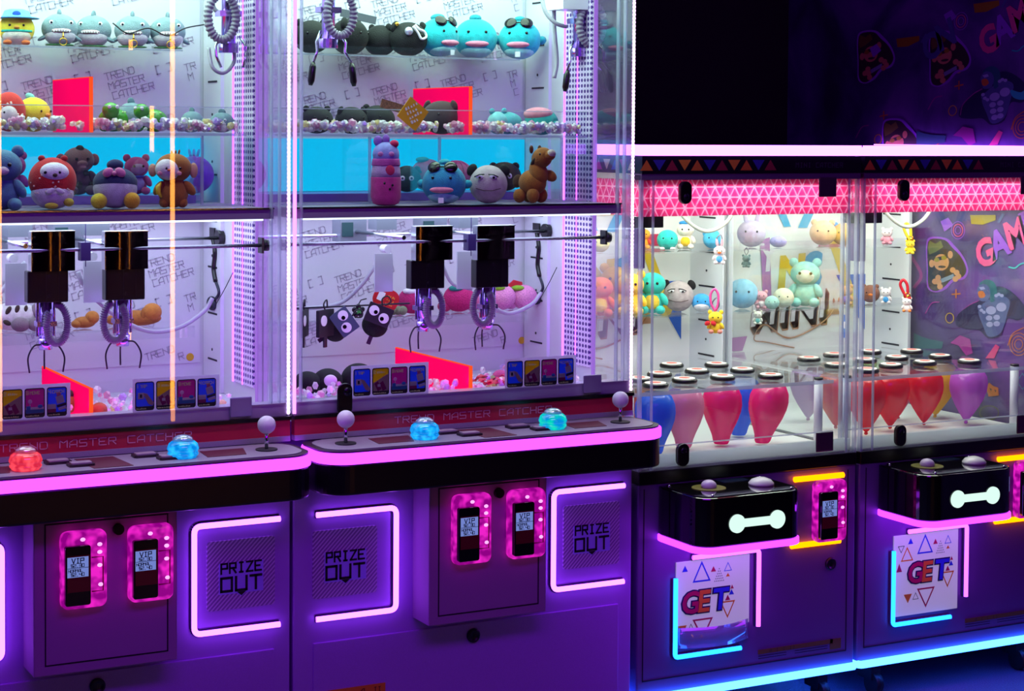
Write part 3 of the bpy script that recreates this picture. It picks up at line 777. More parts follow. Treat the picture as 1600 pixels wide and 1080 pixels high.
    p.build('triangle_print', PAL, fl)
    for txt, mt, th, lf, nm in (('GET', PAL[3], .62, .0012, 'letter_shadow'), ('GET', None, .36, .0020, 'lettering')):
        for i, chh in enumerate(txt):
            ftext(nm, chh, (R(-.076+i*.0535+(.0 if mt is None else -.001)), -.0046-lf, zc-.030), .086, mt or (PAL[2], PAL[1], PAL[0])[i], fl, offset=(.0062 if mt else .0022), shear=.10)
    if not right:
        q = MB()
        pr = [(gx0+.004+i*(gx1-gx0-.008)/16, -.006-.032*math.sin(PI*i/16)) for i in range(17)]
        q.prism(pr+[(u, v+.003) for u, v in pr[::-1]], .238, .296, 'xy', smooth=True); q.build('curved_guard', clear('guard_clear', (.6, .62, .75), .12, haze=.35, hazecol=(.7, .75, .85)), fl)
    dk = mat('channel_dark', '#3b2f4d', .5)
    for pts, mt in (([(X(.193), -.012, .494), (X(.421), -.012, .494), (X(.421), -.012, .271)], emit('mini_pink', (2.2, .32, 5.0))), ([(X(.136), -.012, .440), (X(.136), -.012, .215), (X(.361), -.012, .215)], CYAN)):
        P = corner(pts, .012); q = MB(); q.tube(P, .0068, n=10); q.build('neon_tube', mt, M)
        q = MB(); q.tube([v+Vector((0, .008, 0)) for v in P], .0095, n=6); q.build('neon_channel', dk, M)
    # deck and glass house
    m = MB(); m.box(a, b, -.004, BK+.02, .712, .750); m.build('black_deck', BLACK, M, bevel=.003)
    m = MB(); m.box(a+.002, b-.002, 0, .03, .750, .757); m.box(a+.012, b-.012, .012, .03, .757, .790); m.build('glass_ledge', tmat('mini_ledge', '#dfe6ea', .75), M)
    m = MB(); m.box(a+.01, b-.01, .03, BK, .750, .757); fl2 = m.build('prize_floor', mat('mini_floor', '#e8ebe6', .35), M)
    wl, wr = a+.009, x1-D
    m = MB(); m.box(a, b, BK, BK+.02, .750, 1.64); bpn = m.build('back_panel', mat('mini_back', '#eef0ec', .55), M)
    p = MB(); F = BK-.002
    U = lambda r: x0+r
    def poly(pts, mm): p.sheet([(U(u), F-.0002*mm, v) for u, v in pts], m=mm)
    poly([(.60, 1.20), (.73, 1.20), (.73, 1.00)], 0); poly([(.56, 1.06), (.62, 1.06), (.59, 1.12)], 5)
    poly([(.56, 1.33), (.60, 1.33), (.70, 1.10), (.66, 1.10)], 1); poly([(.52, 1.36), (.68, 1.36), (.66, 1.32), (.52, 1.32)], 2)
    poly([(.30, 1.50), (.34, 1.50), (.40, 1.375), (.37, 1.375)], 6); poly([(.50, 1.50), (.54, 1.50), (.47, 1.37), (.43, 1.37)], 6); poly([(.27, 1.33), (.31, 1.34), (.32, 1.13), (.285, 1.12)], 7); poly([(.33, 1.46), (.48, 1.46), (.48, 1.425), (.33, 1.425)], 1)
    poly([(.10, 1.55), (.20, 1.55), (.15, 1.46)], 1); poly([(.05, 1.16), (.09, 1.16), (.16, 1.02), (.12, 1.02)], 1); poly([(.03, .99), (.22, 1.00), (.20, .95), (.04, .95)], 7)
    poly([(.0+.06, .93), (.2, .91), (.19, .885), (.08, .90)], 7)
    p.build('colour_print', PAL, bpn)
    sk = math.radians(10)
    for txt, u0, z0, h, mm, th in (*[('MINI', .225+.0035*i, 1.030-.0055*i, .105, 5, .62) for i in (4, 3, 2, 1)], ('MINI', .225, 1.032, .105, 4, .34), ('N', .345, 1.165, .105, 1, .42), ('S', .455, 1.160, .120, 6, .40), ('Y', .26, 1.22, .10, 4, .2)):
        ftext('big_lettering', txt, (U(u0), BK-.0025-(.0015 if mm == 4 else 0), z0), h*1.4, PAL[mm], bpn, offset=(.006 if mm == 5 and txt == 'MINI' else .002 if mm == 4 else .008), shear=.15, tilt=math.radians(4), space=1.12)
    t = MB(); t.tube(smooth([(U(.26), BK-.004, 1.02), (U(.30), BK-.004, 1.035), (U(.40), BK-.004, .985), (U(.55), BK-.004, 1.04), (U(.62), BK-.004, 1.12)]), .003, n=6)
    t.tube(smooth([(U(.26), BK-.004, 1.02), (U(.25), BK-.004, .985), (U(.30), BK-.004, .975), (U(.42), BK-.004, .95)]), .0022, n=6); t.build('scribble_print', PAL[5], bpn)
    # corner posts, side glass
    for s in (0, 1):
        xa, xb = (a, wl) if s == 0 else (wr, b)
        m = MB(); m.box(xa, xb, .006, .69, .750, 1.58); m.build('side_glass', GLASS, M)
        m = MB(); m.box(xa if s == 0 else wr-.004, wl+.004 if s == 0 else xb, .69, BK, .750, 1.64); cp = m.build('corner_column', mat('mini_column', '#dfe4ea', .5), M)
        tk = MB(); fx = wl+.0045 if s == 0 else wr-.0045
        for i in range(7): tk.box(fx-.0008, fx+.0008, .735, .83, .84+i*.115, .8455+i*.115)
        for i in range(6): tk.cyl((fx-.001, .785, .895+i*.115), (fx+.001, .785, .895+i*.115), .004, n=10)
        tk.build('scale_mark', mat('tick_dark', '#1b1826', .6), cp)
        e = MB(); ex = xa if s == 0 else xb-.008
        e.box(ex, ex+.008, -.002, .012, .750, 1.58); e.box(ex, ex+.008, .066, .078, .750, 1.58); e.build('glass_edge', ACEDGE, M)
    m = MB(); m.box(a+.01, b-.01, 0, .006, .750, 1.566); m.build('front_glass', GLASS, M)
    for u in (.052, .735): e = MB(); e.box(X(u), X(u+.007), -.004, -.0002, .752, 1.566); e.build('door_edge', ACEDGE, M)
    for zz, up in ((.79, 1), (1.53, -1)):
        h = MB(); P = rr(X(.137), X(.176), zz-.032, zz+.032, .018, 6); h.prism(P, -.016, -.001); hg = h.build('door_hinge', BLACK, M, bevel=.003)
        h = MB(); h.ell((X(.1565), -.016, zz+.012*up), (.010, .005, .010), seg=14, rings=8); h.build('hinge_pin', mat('pin_shine', '#2a2635', .15, metal=.8), hg)
    for zz in (.789, 1.541):
        h = MB(); h.box(X(.627), X(.690), -.006, 0, zz-.028, zz+.03); h.build('lock_plate', mat('mini_plate', '#4a3a48', .4, metal=.3), M, bevel=.003)
    # canopy
    m = MB(); m.box(a, b, -.004, .05, 1.566, 1.583); m.build('canopy_frame', mat('canopy_grey', '#5a4e64', .5), M)
    m = MB(); m.box(X(.052), b-.02, .020, .023, 1.463, 1.566); m.box(a+.006, X(.052), .010, .013, 1.463, 1.575); m.box(wl+.001, wl+.004, .02, .60, 1.463, 1.566); m.box(wr-.004, wr-.001, .02, .60, 1.463, 1.566); m.build('valance', VAL, M)
    m = MB(); m.box(a, b, -.006, BK+.02, 1.583, 1.632); bn = m.build('banner', mat('banner_black', '#0d0a14', .35), M)
    rng = random.Random(3)
    for i in range(13):
        u = .03+i*.042; up = 1 if i % 2 == 0 else -1
        if u > .48: break
        p = MB(); p.sheet([(U(uu), -.0066, vv) for uu, vv in tri(u, 1.607, .042, .030, up)], m=0)
        p.build('bunting_print', mat('bunting_%d' % (i % 4), ('#c87a1e', '#2a2f8f', '#8a2030', '#d09a22')[i % 4], .6), bn)
    for i in range(13):
        p = MB(); up = 1 if i % 2 == 0 else -1; y0 = .05+i*.045
        p.sheet([(a-.0006, y0+vv-.0, 1.607+ww) for vv, ww in ((-.02, -.015*up), (.02, -.015*up), (0, .015*up))]); p.build('bunting_print', mat('bunting_s%d' % (i % 3), ('#d9c9a0', '#c22a8c', '#3a4fc0')[i % 3], .6), bn)
    t = MB(); letters(t, 'MINI CATCHER', (U(.54), -.0068, 1.600), (1, 0, 0), (0, 0, 1), .013, adv=.0145, thick=.16); t.build('lettering', mat('banner_text', '#4a4258', .6), bn)
    m = MB(); m.box(a+.01, b-.01, .01, BK+.01, 1.632, 1.6605); m.build('canopy_lid', BLACK, M)
    m = MB(); m.box(a-.004, b-.001, -.009, -.0005, 1.634, 1.664); m.box(a-.004, a-.0005, -.0004, BK+.02, 1.634, 1.659 if right else 1.664)
    if right: m.box(b+.0005, b+.004, -.0004, BK+.02, 1.634, 1.664)
    m.build('top_light', emit('top_pink', (2.8, .70, 6.5), 1.1), M)
    # inside shelves and the clear balloon tray
    z1, z2 = at(1030, 394, .66).z, at(1030, 494, .66).z
    for zz in (z1, z2):
        m = MB(); m.box(wl+.01, wr-.02, .66, BK-.004, zz-.005, zz); m.box(wl+.01, wr-.02, .66, .664, zz, zz+.025); m.build('clear_shelf', ACRYL, M)
    tz = .957; ty0 = .085
    m = MB(); m.box(wl+.012, wr-.012, ty0, .80, tz-.008, tz); m.box(wl+.012, wr-.012, ty0, ty0+.006, tz-.155, tz-.008); m.build('balloon_tray', ACRYL, M)
    m = MB(); m.box(wl+.012, wr-.012, ty0-.001, ty0+.0005, tz-.010, tz+.001); m.box(wl+.012, wr-.012, ty0-.001, ty0+.0005, tz-.157, tz-.153); m.build('tray_edge', ACEDGE, M)
    for xx in (wl+.03, wr-.045):
        m = MB(); m.cyl((xx, ty0+.03, .757), (xx, ty0+.03, tz), .0135, n=18); lg = m.build('tray_post', WHITEPL, M)
        m = MB(); m.cyl((xx, ty0+.03, tz), (xx, ty0+.03, tz+.006), .014, n=18); m.build('post_cap', BLACK, lg)
    # magazine under the canopy
    m = MB(); m.box(X(.036), X(.064), .05, .10, 1.315, 1.43); m.build('claw_motor', mat('motor_lilac', '#8d7aa8', .35, metal=.5), M, bevel=.003)
    m = MB(); m.box(X(.022), X(.12), .045, .11, 1.43, 1.462); m.build('claw_carriage', DARKST, M)
    m = MB(); m.tube(smooth([(X(.34), .35, 1.52), (X(.39), .35, 1.44), (X(.47), .35, 1.398), (X(.55), .35, 1.43), (X(.60), .35, 1.52)]), .006, n=8); m.build('cable_hose', mat('hose_green', '#b9c4b4', .5), M)
    return M, wl, wr, BK, tz, z1, z2
N1, nwl1, nwr1, NBK, TZ, SZ1, SZ2 = mini(2.718, 3.499, 'mini_claw_machine', 'low claw machine with a pink top light beside the tall machines, balloons under its tray', False)
N2, nwl2, nwr2, NBK, TZ, SZ1, SZ2 = mini(3.499, 4.280, 'mini_claw_machine', 'low claw machine nearest the neon mural wall, with a red and a lilac balloon', True)

def ring_and_balloon(px, py, col, label, n, lean=(0, 0), R=.060, L=.188):
    p = atZ(px, py, TZ+.008)
    t = thing('ring_holder', 'black ring, red disc, ' + n, 'ring holder', (p.x, p.y, TZ), group='ring holders on the clear balloon trays')
    m = MB(); m.lathe([(.036, .0006), (.0385, .004), (.0385, .010), (.035, .0135), (.026, .0135), (.026, .0005)], (p.x, p.y, TZ), n=30); m.build('ring', BLACK, t)
    m = MB(); m.cyl((p.x, p.y, TZ+.003), (p.x, p.y, TZ+.0148), .0315, n=28); d = m.build('disc', mat('disc_white', '#e6e0d8', .4), t)
    m = MB(); m.cyl((p.x, p.y, TZ+.0145), (p.x, p.y, TZ+.0156), .017, n=24); m.build('disc_print', mat('disc_red', '#e0584f', .5), d)
    if col:
        bt = thing('balloon', label, 'balloon', (p.x, p.y, TZ-.205), group='balloons hanging from the clear trays')
        blunt = px < 1250
        prof = [(.010, -.2055), (.021, -.204), (.025, -.197), (.029, -.178), (.038, -.155), (.050, -.128), (.059, -.100), (.062, -.078), (.060, -.050), (.050, -.026), (.030, -.0135), (.008, -.0105)] if blunt else [(.004, -.205), (.007, -.200), (.004, -.196), (.010, -.190), (.022, -.172), (.038, -.146), (.052, -.118), (.061, -.090), (.063, -.068), (.060, -.042), (.048, -.022), (.028, -.0125), (.008, -.0105)]
        m = MB(); m.lathe([(r*R/.062, z*L/.2) for r, z in prof], (0, 0, 0), n=32)
        for v in m.bm.verts:
            k = (v.co.z/-.2)**1.5; v.co.x += lean[0]*k; v.co.y += lean[1]*k
        m.xform(Matrix.Translation((p.x, p.y, TZ-.0005)))
        m.build('balloon_skin', tmat('latex_'+col.lstrip('#'), col, .45, .22, .06), bt)
rings = [
 (1049.5, 570.7, None, None, 'in the rear row of the first tray, left of the middle', 0),
 (1030.5, 585, None, None, 'in the middle row of the first tray, beside the tall machine', 0),
 (1089, 580, None, None, 'at the centre of the first tray', 0),
 (1119.5, 570.2, None, None, 'at the back of the first tray by the corner post', 0),
 (1069.4, 594, '#f7a0c6', 'pale pink balloon hanging at the front of the first clear tray', 'over the pale pink balloon', (.0, 0)),
 (1129, 589.6, '#ff0a90', 'upright magenta balloon between the pale pink and the slanted one', 'over the upright magenta balloon', (-.003, 0)),
 (1160, 578.5, '#1f80ff', 'blue balloon hanging behind the two magenta balloons', 'over the blue balloon behind the magenta ones', (-.012, 0)),
 (1204, 587.6, '#ff0a90', 'slanted magenta balloon by the door edge of the first low machine', 'over the slanted magenta balloon', (-.030, 0)),
 (1024, 601.3, '#1f80ff', 'blue balloon right beside the tall machine control deck', 'over the blue balloon beside the tall machine', (.0, 0)),
 (999.5, 593, '#e8793a', 'orange balloon half hidden behind the tall machine edge', 'over the half hidden orange balloon', (0, 0)),
 (1263.8, 561, '#c9a3d6', 'pale lilac balloon seen through the side glass of the first low machine', 'over the pale lilac balloon', (0, 0)),
 (1304, 554.6, None, None, 'in the back row seen through the pane between the low machines', 0),
 (1307, 571, '#ef7a30', 'orange balloon next to the pane between the low machines', 'over the orange balloon by the pane', (0, 0)),
 (1351.8, 563, '#f01468', 'crimson pink balloon behind the front post of the second tray', 'in the middle row behind the second tray post', (0, 0)),
 (1354.4, 578.7, '#f5101c', 'red balloon beside the front post of the second tray', 'in front, beside the second tray post', (0, 0)),
 (1359.6, 550, '#a6d13a', 'lime green balloon at the back of the second tray', 'over the lime green balloon', (0, 0)),
 (1392, 571.5, '#f5101c', 'red balloon behind the black door hinge of the second low machine', 'over the red balloon behind the hinge', (0, 0)),
 (1401, 559.3, '#e87a92', 'small rosy balloon behind the two big red balloons', 'over the small rosy balloon', (.01, 0)),
 (1424.5, 549, None, None, 'rearmost of the second tray beside the white column', 0),
 (1445, 566.8, '#f5101c', 'red balloon next to the yellow one in the second tray', 'over the red balloon next to the yellow', (0, 0)),
 (1469, 557.2, '#f5c80f', 'yellow balloon behind the red one in the second tray', 'over the yellow balloon', (-.02, 0)),
 (1514.7, 565, '#dc6ce6', 'lilac purple balloon nearest the mural in the second tray', 'over the lilac purple balloon', (-.012, 0)),
]
for px, py, col, lab, n, lean in rings: ring_and_balloon(px, py, col, lab, n, lean or (0, 0))
# ------------------------------------------------------------------ soft toys
BEADM = mat('bead_eye', '#09080c', .15)
EYEW = mat('eye_white', '#f0eef2', .5)
GOLD = mat('gold_ring', '#e3b341', .2, metal=1)
CORD = mat('dark_cord', '#141218', .6)
PLASTBAG = clear('clear_bag', (.93, .94, .96), .10, rough=.08, haze=.06)
def cam_yaw(p, k=1.0):
    return -math.atan2(p.x-CAM.x, p.y-CAM.y)*k

TOYS = []
class Toy:
    "a toy built from its base: parts are given in units of its height, front towards -y"
    def __init__(s, name, label, p, h, yaw=None, cat='plush toy', group=None, pitch=0, roll=0):
        p = Vector(p); s.h = h
        TOYS.append((p.x, p.y, p.z, h))
        s.t = thing(name, label, cat, p, (pitch, roll, cam_yaw(p) if yaw is None else yaw), group)
        s.last = None
    def part(s, name, col, *ells, par=None, seg=20):
        mb = MB(); h = s.h
        for e in ells:
            c, r = e[0], e[1]; rot = e[2] if len(e) > 2 else (0, 0, 0)
            if isinstance(r, (int, float)): r = (r, r, r)
            mb.ell(Vector(c)*h, Vector(r)*h, rot, seg=seg, rings=max(8, seg*3//5))
        m = col if not isinstance(col, str) else plushm(col)
        s.last = mb.build(name, m, par or s.t, local=True); return s.last
    def each(s, name, col, *ells, par=None, seg=14):
        for e in ells: s.part(name, col, e, par=par, seg=seg)
    def mesh(s, name, m, fn, par=None):
        mb = MB(); fn(mb); mb.xform(Matrix.Scale(s.h, 4)); return mb.build(name, plushm(m) if isinstance(m, str) else m, par or s.t, local=True)
    def eyes(s, dx, y, z, r, white=0, par=None, look=(0, 0)):
        for q in (-1, 1):
            if white:
                w = s.part('eye', EYEW, ((q*dx, y, z), (white, white*.45, white)), par=par, seg=14)
                s.part('pupil', BEADM, ((q*dx+look[0], y-white*.40, z+look[1]), (r, r*.5, r)), par=w, seg=12)
            else: s.part('eye', BEADM, ((q*dx, y, z), (r, r*.6, r)), par=par, seg=12)
def ball_toy(name, label, p, h, col, ear=None, earcol=None, face=None, belly=None, feet=None, muz=None, eyes=True, w=.5, group=None, yaw=None, eyez=.56, lying=0, **kw):
    T = Toy(name, label, p, h, yaw, group=group, **kw)
    T.part('body', col, ((0, 0, .47), (w, w*.92, .47)), seg=28)
    if belly: T.part('belly', belly, ((0, -.05*w*2, .33), (w*.86, w*.86, .33)), seg=24)
    if face: T.part('face_patch', face, ((0, -.17*w*2, .58), (w*.62, w*.60, .27)), seg=22)
    fy = -w*.92*.93
    if face: fy = -.17*w*2-w*.55
    if eyes: T.eyes(.28*w*2*.7, fy+.015, eyez, .038)
    if muz: T.part('muzzle', muz, ((0, fy-.005, eyez-.11), (.13, .06, .07)))
    ec = earcol or col
    if ear == 'round': T.each('ear', ec, ((-w*.66, .0, .86), (.12, .07, .12)), ((w*.66, .0, .86), (.12, .07, .12)))
    if ear == 'long': T.each('ear', ec, ((-w*.4, .0, 1.0), (.08, .05, .24), (0, -.2, 0)), ((w*.4, .0, 1.0), (.08, .05, .24), (0, .2, 0)))
    if ear == 'flop': T.each('ear', ec, ((-w*.8, -.05, .80), (.10, .08, .17), (0, .5, 0)), ((w*.8, -.05, .80), (.10, .08, .17), (0, -.5, 0)))
    if ear == 'fin': T.each('fin', ec, ((0, 0, .96), (.07, .2, .12)), ((-w, .05, .45), (.1, .16, .08), (0, .5, 0)), ((w, .05, .45), (.1, .16, .08), (0, -.5, 0)))
    if feet: T.each('foot', feet, ((-w*.5, -w*.62, .075), (.13, .17, .075)), ((w*.5, -w*.62, .075), (.13, .17, .075)))
    return T
def sit_toy(name, label, p, h, col, head=None, ear='round', earcol=None, face=None, belly=None, feet=None, muz=None, arms=None, group=None, yaw=None, eye=.032, **kw):
    T = Toy(name, label, p, h, yaw, group=group, **kw)
    T.part('body', col, ((0, 0, .26), (.27, .23, .26)), ((0, 0, .42), (.2, .18, .16)), seg=24)
    hd = T.part('head', head or col, ((0, -.03, .69), (.31, .27, .26)), seg=24)
    if belly: T.part('belly', belly, ((0, -.09, .27), (.2, .17, .2)), seg=20)
    if face: T.part('face_patch', face, ((0, -.12, .67), (.235, .20, .19)), par=hd, seg=20)
    fy = -.29 if not face else -.312
    T.eyes(.115, fy+.004, .715, eye, par=hd)
    if muz: T.part('muzzle', muz, ((0, fy+.0, .62), (.11, .055, .07)), par=hd)
    ec = earcol or head or col
    if ear == 'round': T.each('ear', ec, ((-.24, .0, .92), (.1, .06, .1)), ((.24, .0, .92), (.1, .06, .1)), par=hd)
    if ear == 'long': T.each('ear', ec, ((-.13, .0, 1.12), (.075, .045, .23), (0, -.15, 0)), ((.13, .0, 1.12), (.075, .045, .23), (0, .15, 0)), par=hd)
    if ear == 'side': T.each('ear', ec, ((-.34, .02, .70), (.10, .05, .12)), ((.34, .02, .70), (.10, .05, .12)), par=hd)
    ac = arms or col
    T.each('arm', ac, ((-.27, -.10, .34), (.085, .11, .16), (0, .5, 0)), ((.27, -.10, .34), (.085, .11, .16), (0, -.5, 0)))
    T.each('foot', feet or col, ((-.19, -.24, .10), (.115, .15, .10)), ((.19, -.24, .10), (.115, .15, .10)))
    return T
def sunglasses(T, y, z, dx, r, tilt=-.5):
    def fn(mb):
        for q in (-1, 1): mb.ell((q*dx, y, z), (r*1.15, r*.35, r), (tilt, 0, q*.3), seg=16, rings=10)
        mb.tube([(-dx, y-.01, z), (0, y-.035, z+.01), (dx, y-.01, z)], .018, n=6)
    return T.mesh('sunglasses', BEADM, fn)
def keyring(T, x, y, z, r, strap=.0):
    def fn(mb):
        pts = [(x+r*math.cos(a*PI/9), y, z+r*math.sin(a*PI/9)) for a in range(18)]
        mb.tube(pts, .016, n=6, closed=True)
        mb.tube([(x, y, z+r), (x, y+.02, z+r+.10+strap)], .014, n=6); mb.ell((x, y, z+r+.05), (.03, .02, .04), seg=10, rings=8)
    return T.mesh('key_ring', GOLD, fn)
def spot_print(T, col, n, w, seed=1, r=.022, z0=.12, z1=.75):
    rng = random.Random(seed)
    def fn(mb):
        for i in range(n):
            a = rng.uniform(-1.4, 1.4)-PI/2; zz = rng.uniform(z0, z1); k = math.sqrt(max(.05, 1-((zz-.47)/.47)**2))
            mb.ell((w*k*math.cos(a), w*.92*k*math.sin(a), zz), r, seg=8, rings=6)
    return T.mesh('spot_print', col, fn)
def hh(px, py0, py1, Y):
    return abs(at(px, py0, Y).z-at(px, py1, Y).z)
def on(px, Z, Y, py=300):
    "point on a support of height Z below the pixel column px, at depth Y"
    p = at(px, py, Y); return Vector((p.x, Y, Z))

FL = 1.5005         # top of the divider shelf
PT = 1.688          # top of the clear platform
def platform(M, x0, x1, parts, lab):
    t = thing('acrylic_platform', lab, 'display stand', ((x0+x1)/2, .4, FL), group='clear platforms on the divider shelves')
    m = MB(); m.box(x0, x1, .20, .595, PT-.006, PT); m.build('platform_top', ACRYL, t)
    m = MB(); m.box(x0, x1, .20, .205, FL+.0005, PT-.006); m.build('front_sheet', ACRYL, t)
    m = MB(); m.box(x0, x1, .199, .2055, PT-.0065, PT+.0005); m.box(x0, x1, .199, .206, FL+.0006, FL+.005); m.build('sheet_edge', ACEDGE, t)
    m = MB(); m.box(x0+.01, x1-.07, .40, .57, FL+.0003, FL+.022); m.build('display_riser', mat('riser_violet', '#7a63b8', .35), t)
    for x in parts:
        m = MB(); m.box(x-.003, x+.003, .206, .385, FL+.0006, PT-.0065); m.build('partition', ACRYL, t)
        m = MB(); m.box(x-.0032, x+.0032, .198, .206, FL+.0006, PT-.0065); m.build('partition_edge', ACEDGE, t)
    m = MB(); m.box(x0, x1, .201, .204, PT+.0005, PT+.066); m.build('gem_fence', ACRYL, t)
    m = MB(); m.box(x0, x1, .2005, .2045, PT+.066, PT+.0685); m.build('fence_edge', ACEDGE, t)
    return t
for M, wl, wr, lab, px_ in ((M1, wl1, wr1, 'clear acrylic platform carrying the green and yellow toys in the left tall machine', (316,)),
                            (M2, wl2, wr2, 'clear acrylic platform carrying the black and teal toys in the right tall machine', (578, 687, 878))):
    platform(M, wl+.02, wr-.03, [at(q, 260, .2).x for q in px_], lab)
    m = MB(); m.box(wl+.02, wr-.018, BK-.014, BK-.005, 1.524, 1.675); m.build('backlit_panel', emit('cyan_backlight', (.0, .54, .92), 1.15), M)
    # hanging back shelf
    sz = at(700, 88.5, .42).z
    m = MB(); m.box(wl+.02, wr-.13, .42, BK-.004, sz-.005, sz); m.box(wl+.02, wr-.13, .42, .424, sz, sz+.022); m.build('clear_shelf', ACRYL, M)
    m = MB(); m.box(wl+.02, wr-.13, .4192, .4245, sz-.006, sz-.002); m.build('shelf_edge', ACEDGE, M)
    lz = at(700, 492, .44).z
    m = MB(); m.box(wl+.02, wr-.09, .44, BK-.004, lz-.005, lz); m.box(wl+.02, wr-.09, .44, .444, lz-.03, lz); m.build('clear_shelf', ACRYL, M)
US, LS = sz, lz

def gem_mat():
    m, nt, out = node_mat('acrylic_gem'); N = nt.nodes.new; L = nt.links.new
    g = N('ShaderNodeNewGeometry')
    r = N('ShaderNodeValToRGB'); L(g.outputs['Random Per Island'], r.inputs[0])
    cr = r.color_ramp; cr.interpolation = 'CONSTANT'
    cr.elements[0].color = (.95, .9, .95, 1); cr.elements[1].position = .45; cr.elements[1].color = (.95, .55, .75, 1)
    for p, c in ((.65, (.75, .6, .95, 1)), (.78, (.95, .95, .9, 1)), (.92, (.95, .85, .5, 1))):
        e = cr.elements.new(p); e.color = c
    t = N('ShaderNodeBsdfTransparent'); L(r.outputs[0], t.inputs[0]); d = N('ShaderNodeBsdfDiffuse'); L(r.outputs[0], d.inputs[0]); d2 = N('ShaderNodeBsdfTranslucent'); L(r.outputs[0], d2.inputs[0]); d3 = N('ShaderNodeMixShader'); L(d.outputs[0], d3.inputs[1]); L(d2.outputs[0], d3.inputs[2])
    m1 = N('ShaderNodeMixShader'); m1.inputs[0].default_value = .62; L(t.outputs[0], m1.inputs[1]); L(d3.outputs[0], m1.inputs[2])
    gl = N('ShaderNodeBsdfGlossy'); gl.inputs['Roughness'].default_value = .08
    m2 = N('ShaderNodeMixShader'); m2.inputs[0].default_value = .10; L(m1.outputs[0], m2.inputs[1]); L(gl.outputs[0], m2.inputs[2]); L(m2.outputs[0], out.inputs[0])
    return m
GEM = gem_mat()
def gems(x0, x1, y0, y1, z, n, label, seed, hgt=.02, avoid=()):
    rng = random.Random(seed); mb = MB()
    for i in range(n):
        f = rng.random()**2.2
        x = rng.uniform(x0, x1); y = y0+f*(y1-y0); r = rng.uniform(.0065, .0125)
        if any(abs(tz-z) < .03 and (x-tx)**2+(y-ty)**2 < (.47*th+r)**2 for tx, ty, tz, th in TOYS) or any(abs(x-dx) < .018 for dx in DIVX): continue
        M_ = Matrix.Translation((x, y, z+r+rng.random()*hgt)) @ Euler((rng.random()*3, rng.random()*3, rng.random()*3)).to_matrix().to_4x4() @ Matrix.Diagonal((1, rng.uniform(.7, 1), rng.uniform(.7, 1), 1))
        n0 = len(mb.bm.faces); bmesh.ops.create_icosphere(mb.bm, subdivisions=1, radius=r, matrix=M_); mb._fin(n0, 0, False)
    o = mb.build('acrylic_gems', GEM); tag(o, label, 'decorative gems', kind='stuff'); return o
# fluorescent pink dividers
DIVX = []
def divider(fx, fy, bx, by, Yf, zb, label):
    p = at(fx, fy, Yf); q = atX(bx, by, p.x); q.y = min(q.y, .585); DIVX.append(p.x)
    t = thing('acrylic_divider', label, 'divider', (p.x, (Yf+q.y)/2, zb), group='pink fluorescent dividers')
    m = MB(); m.box(p.x-.003, p.x+.003, Yf, q.y, zb, p.z); m.build('divider_sheet', FLUO, t)
    m = MB(); m.box(p.x-.0045, p.x+.0045, Yf-.004, Yf, zb, p.z+.002); m.box(p.x-.0032, p.x+.0032, Yf, q.y, p.z, p.z+.002); m.build('glowing_edge', FLUOE, t)
divider(142, 608, 67, 574, .055, .9755, 'pink see-through divider standing below the claws of the left tall machine')
divider(735, 573, 619, 541, .055, .9755, 'pink see-through divider standing below the claws of the right tall machine')
divider(142, 121, 66, 131, .215, PT+.0005, 'pink see-through divider on the platform beside the yellow toy')
divider(735, 136, 621, 146, .215, PT+.0005, 'pink see-through divider on the platform behind the yellow diamond card')
# ---- left tall machine, hanging shelf
def shark(px, label, ring=True, yaw=0, Y=.50):
    h = hh(px, 12, 68, Y)*1.0; p = on(px, US+.001, Y, 60)
    T = Toy('plush_shark', label, p, h, cam_yaw(p)+yaw, group='grey shark toys on the hanging shelf')
    T.part('body', '#7d929c', ((0, 0, .50), (.50, .42, .42)), ((0, .3, .42), (.26, .3, .24)), seg=28)
    T.part('belly', '#b9aebc', ((0, -.08, .30), (.43, .36, .28)), seg=24)
    T.part('fin', '#6f8591', ((0, .02, .92), (.06, .17, .13), (.4, 0, 0)))
    T.each('flipper', '#6f8591', ((-.46, -.05, .24), (.17, .10, .06), (0, -.5, 0)), ((.46, -.05, .24), (.17, .10, .06), (0, .5, 0)))
    mo = T.part('mouth', '#c9a2ab', ((0, -.34, .43), (.27, .10, .10)), seg=18)
    def teeth(mb):
        for i in range(7):
            x = -.21+i*.07; mb.prism([(x-.035, .475-abs(x)*.12), (x+.035, .475-abs(x)*.12), (x, .405-abs(x)*.1)], -.455+abs(x)*.22, -.43+abs(x)*.22)
    T.mesh('teeth', EYEW, teeth, par=mo)
    T.mesh('mouth_line', BEADM, lambda mb: mb.tube([(-.24, -.385, .41), (-.1, -.435, .395), (.0, -.445, .395), (.1, -.435, .395), (.24, -.385, .41)], .012, n=6), par=mo)
    T.eyes(.27, -.31, .66, .032, white=.062)
    T.part('stand_leaf', '#3f7d3a', ((0, -.05, .045), (.40, .30, .045)))
    if ring: keyring(T, .03, -.48, .12, .10, .06)
    return T
shark(93, 'grey shark toy beside the yellow chick, gold ring hanging in front', True, .15)
shark(146, 'grey shark toy without a ring of its own, second from the chick', False, -.25, .53)
shark(207, 'grey shark toy with gold ring and dark cord, third from the chick', True, .0)
shark(262, 'grey shark toy nearest the white corner column', True, .1)
p = on(26, US+.001, .50, 60); h = hh(26, 8, 66, .50)
T = ball_toy('plush_chick', 'yellow chick toy wearing a wide blue brimmed hat', p, h*.95, '#e8d23c', eyes=False, belly='#e9e3d0', feet='#e06a2a')
T.eyes(.19, -.42, .56, .035); T.part('beak', '#e09a3a', ((0, -.46, .50), (.08, .08, .05)))
T.mesh('scarf', '#2fb9a4', lambda mb: mb.lathe([(.40, -.05), (.48, -.03), (.485, .03), (.41, .05)], (0, 0, .40), n=26))
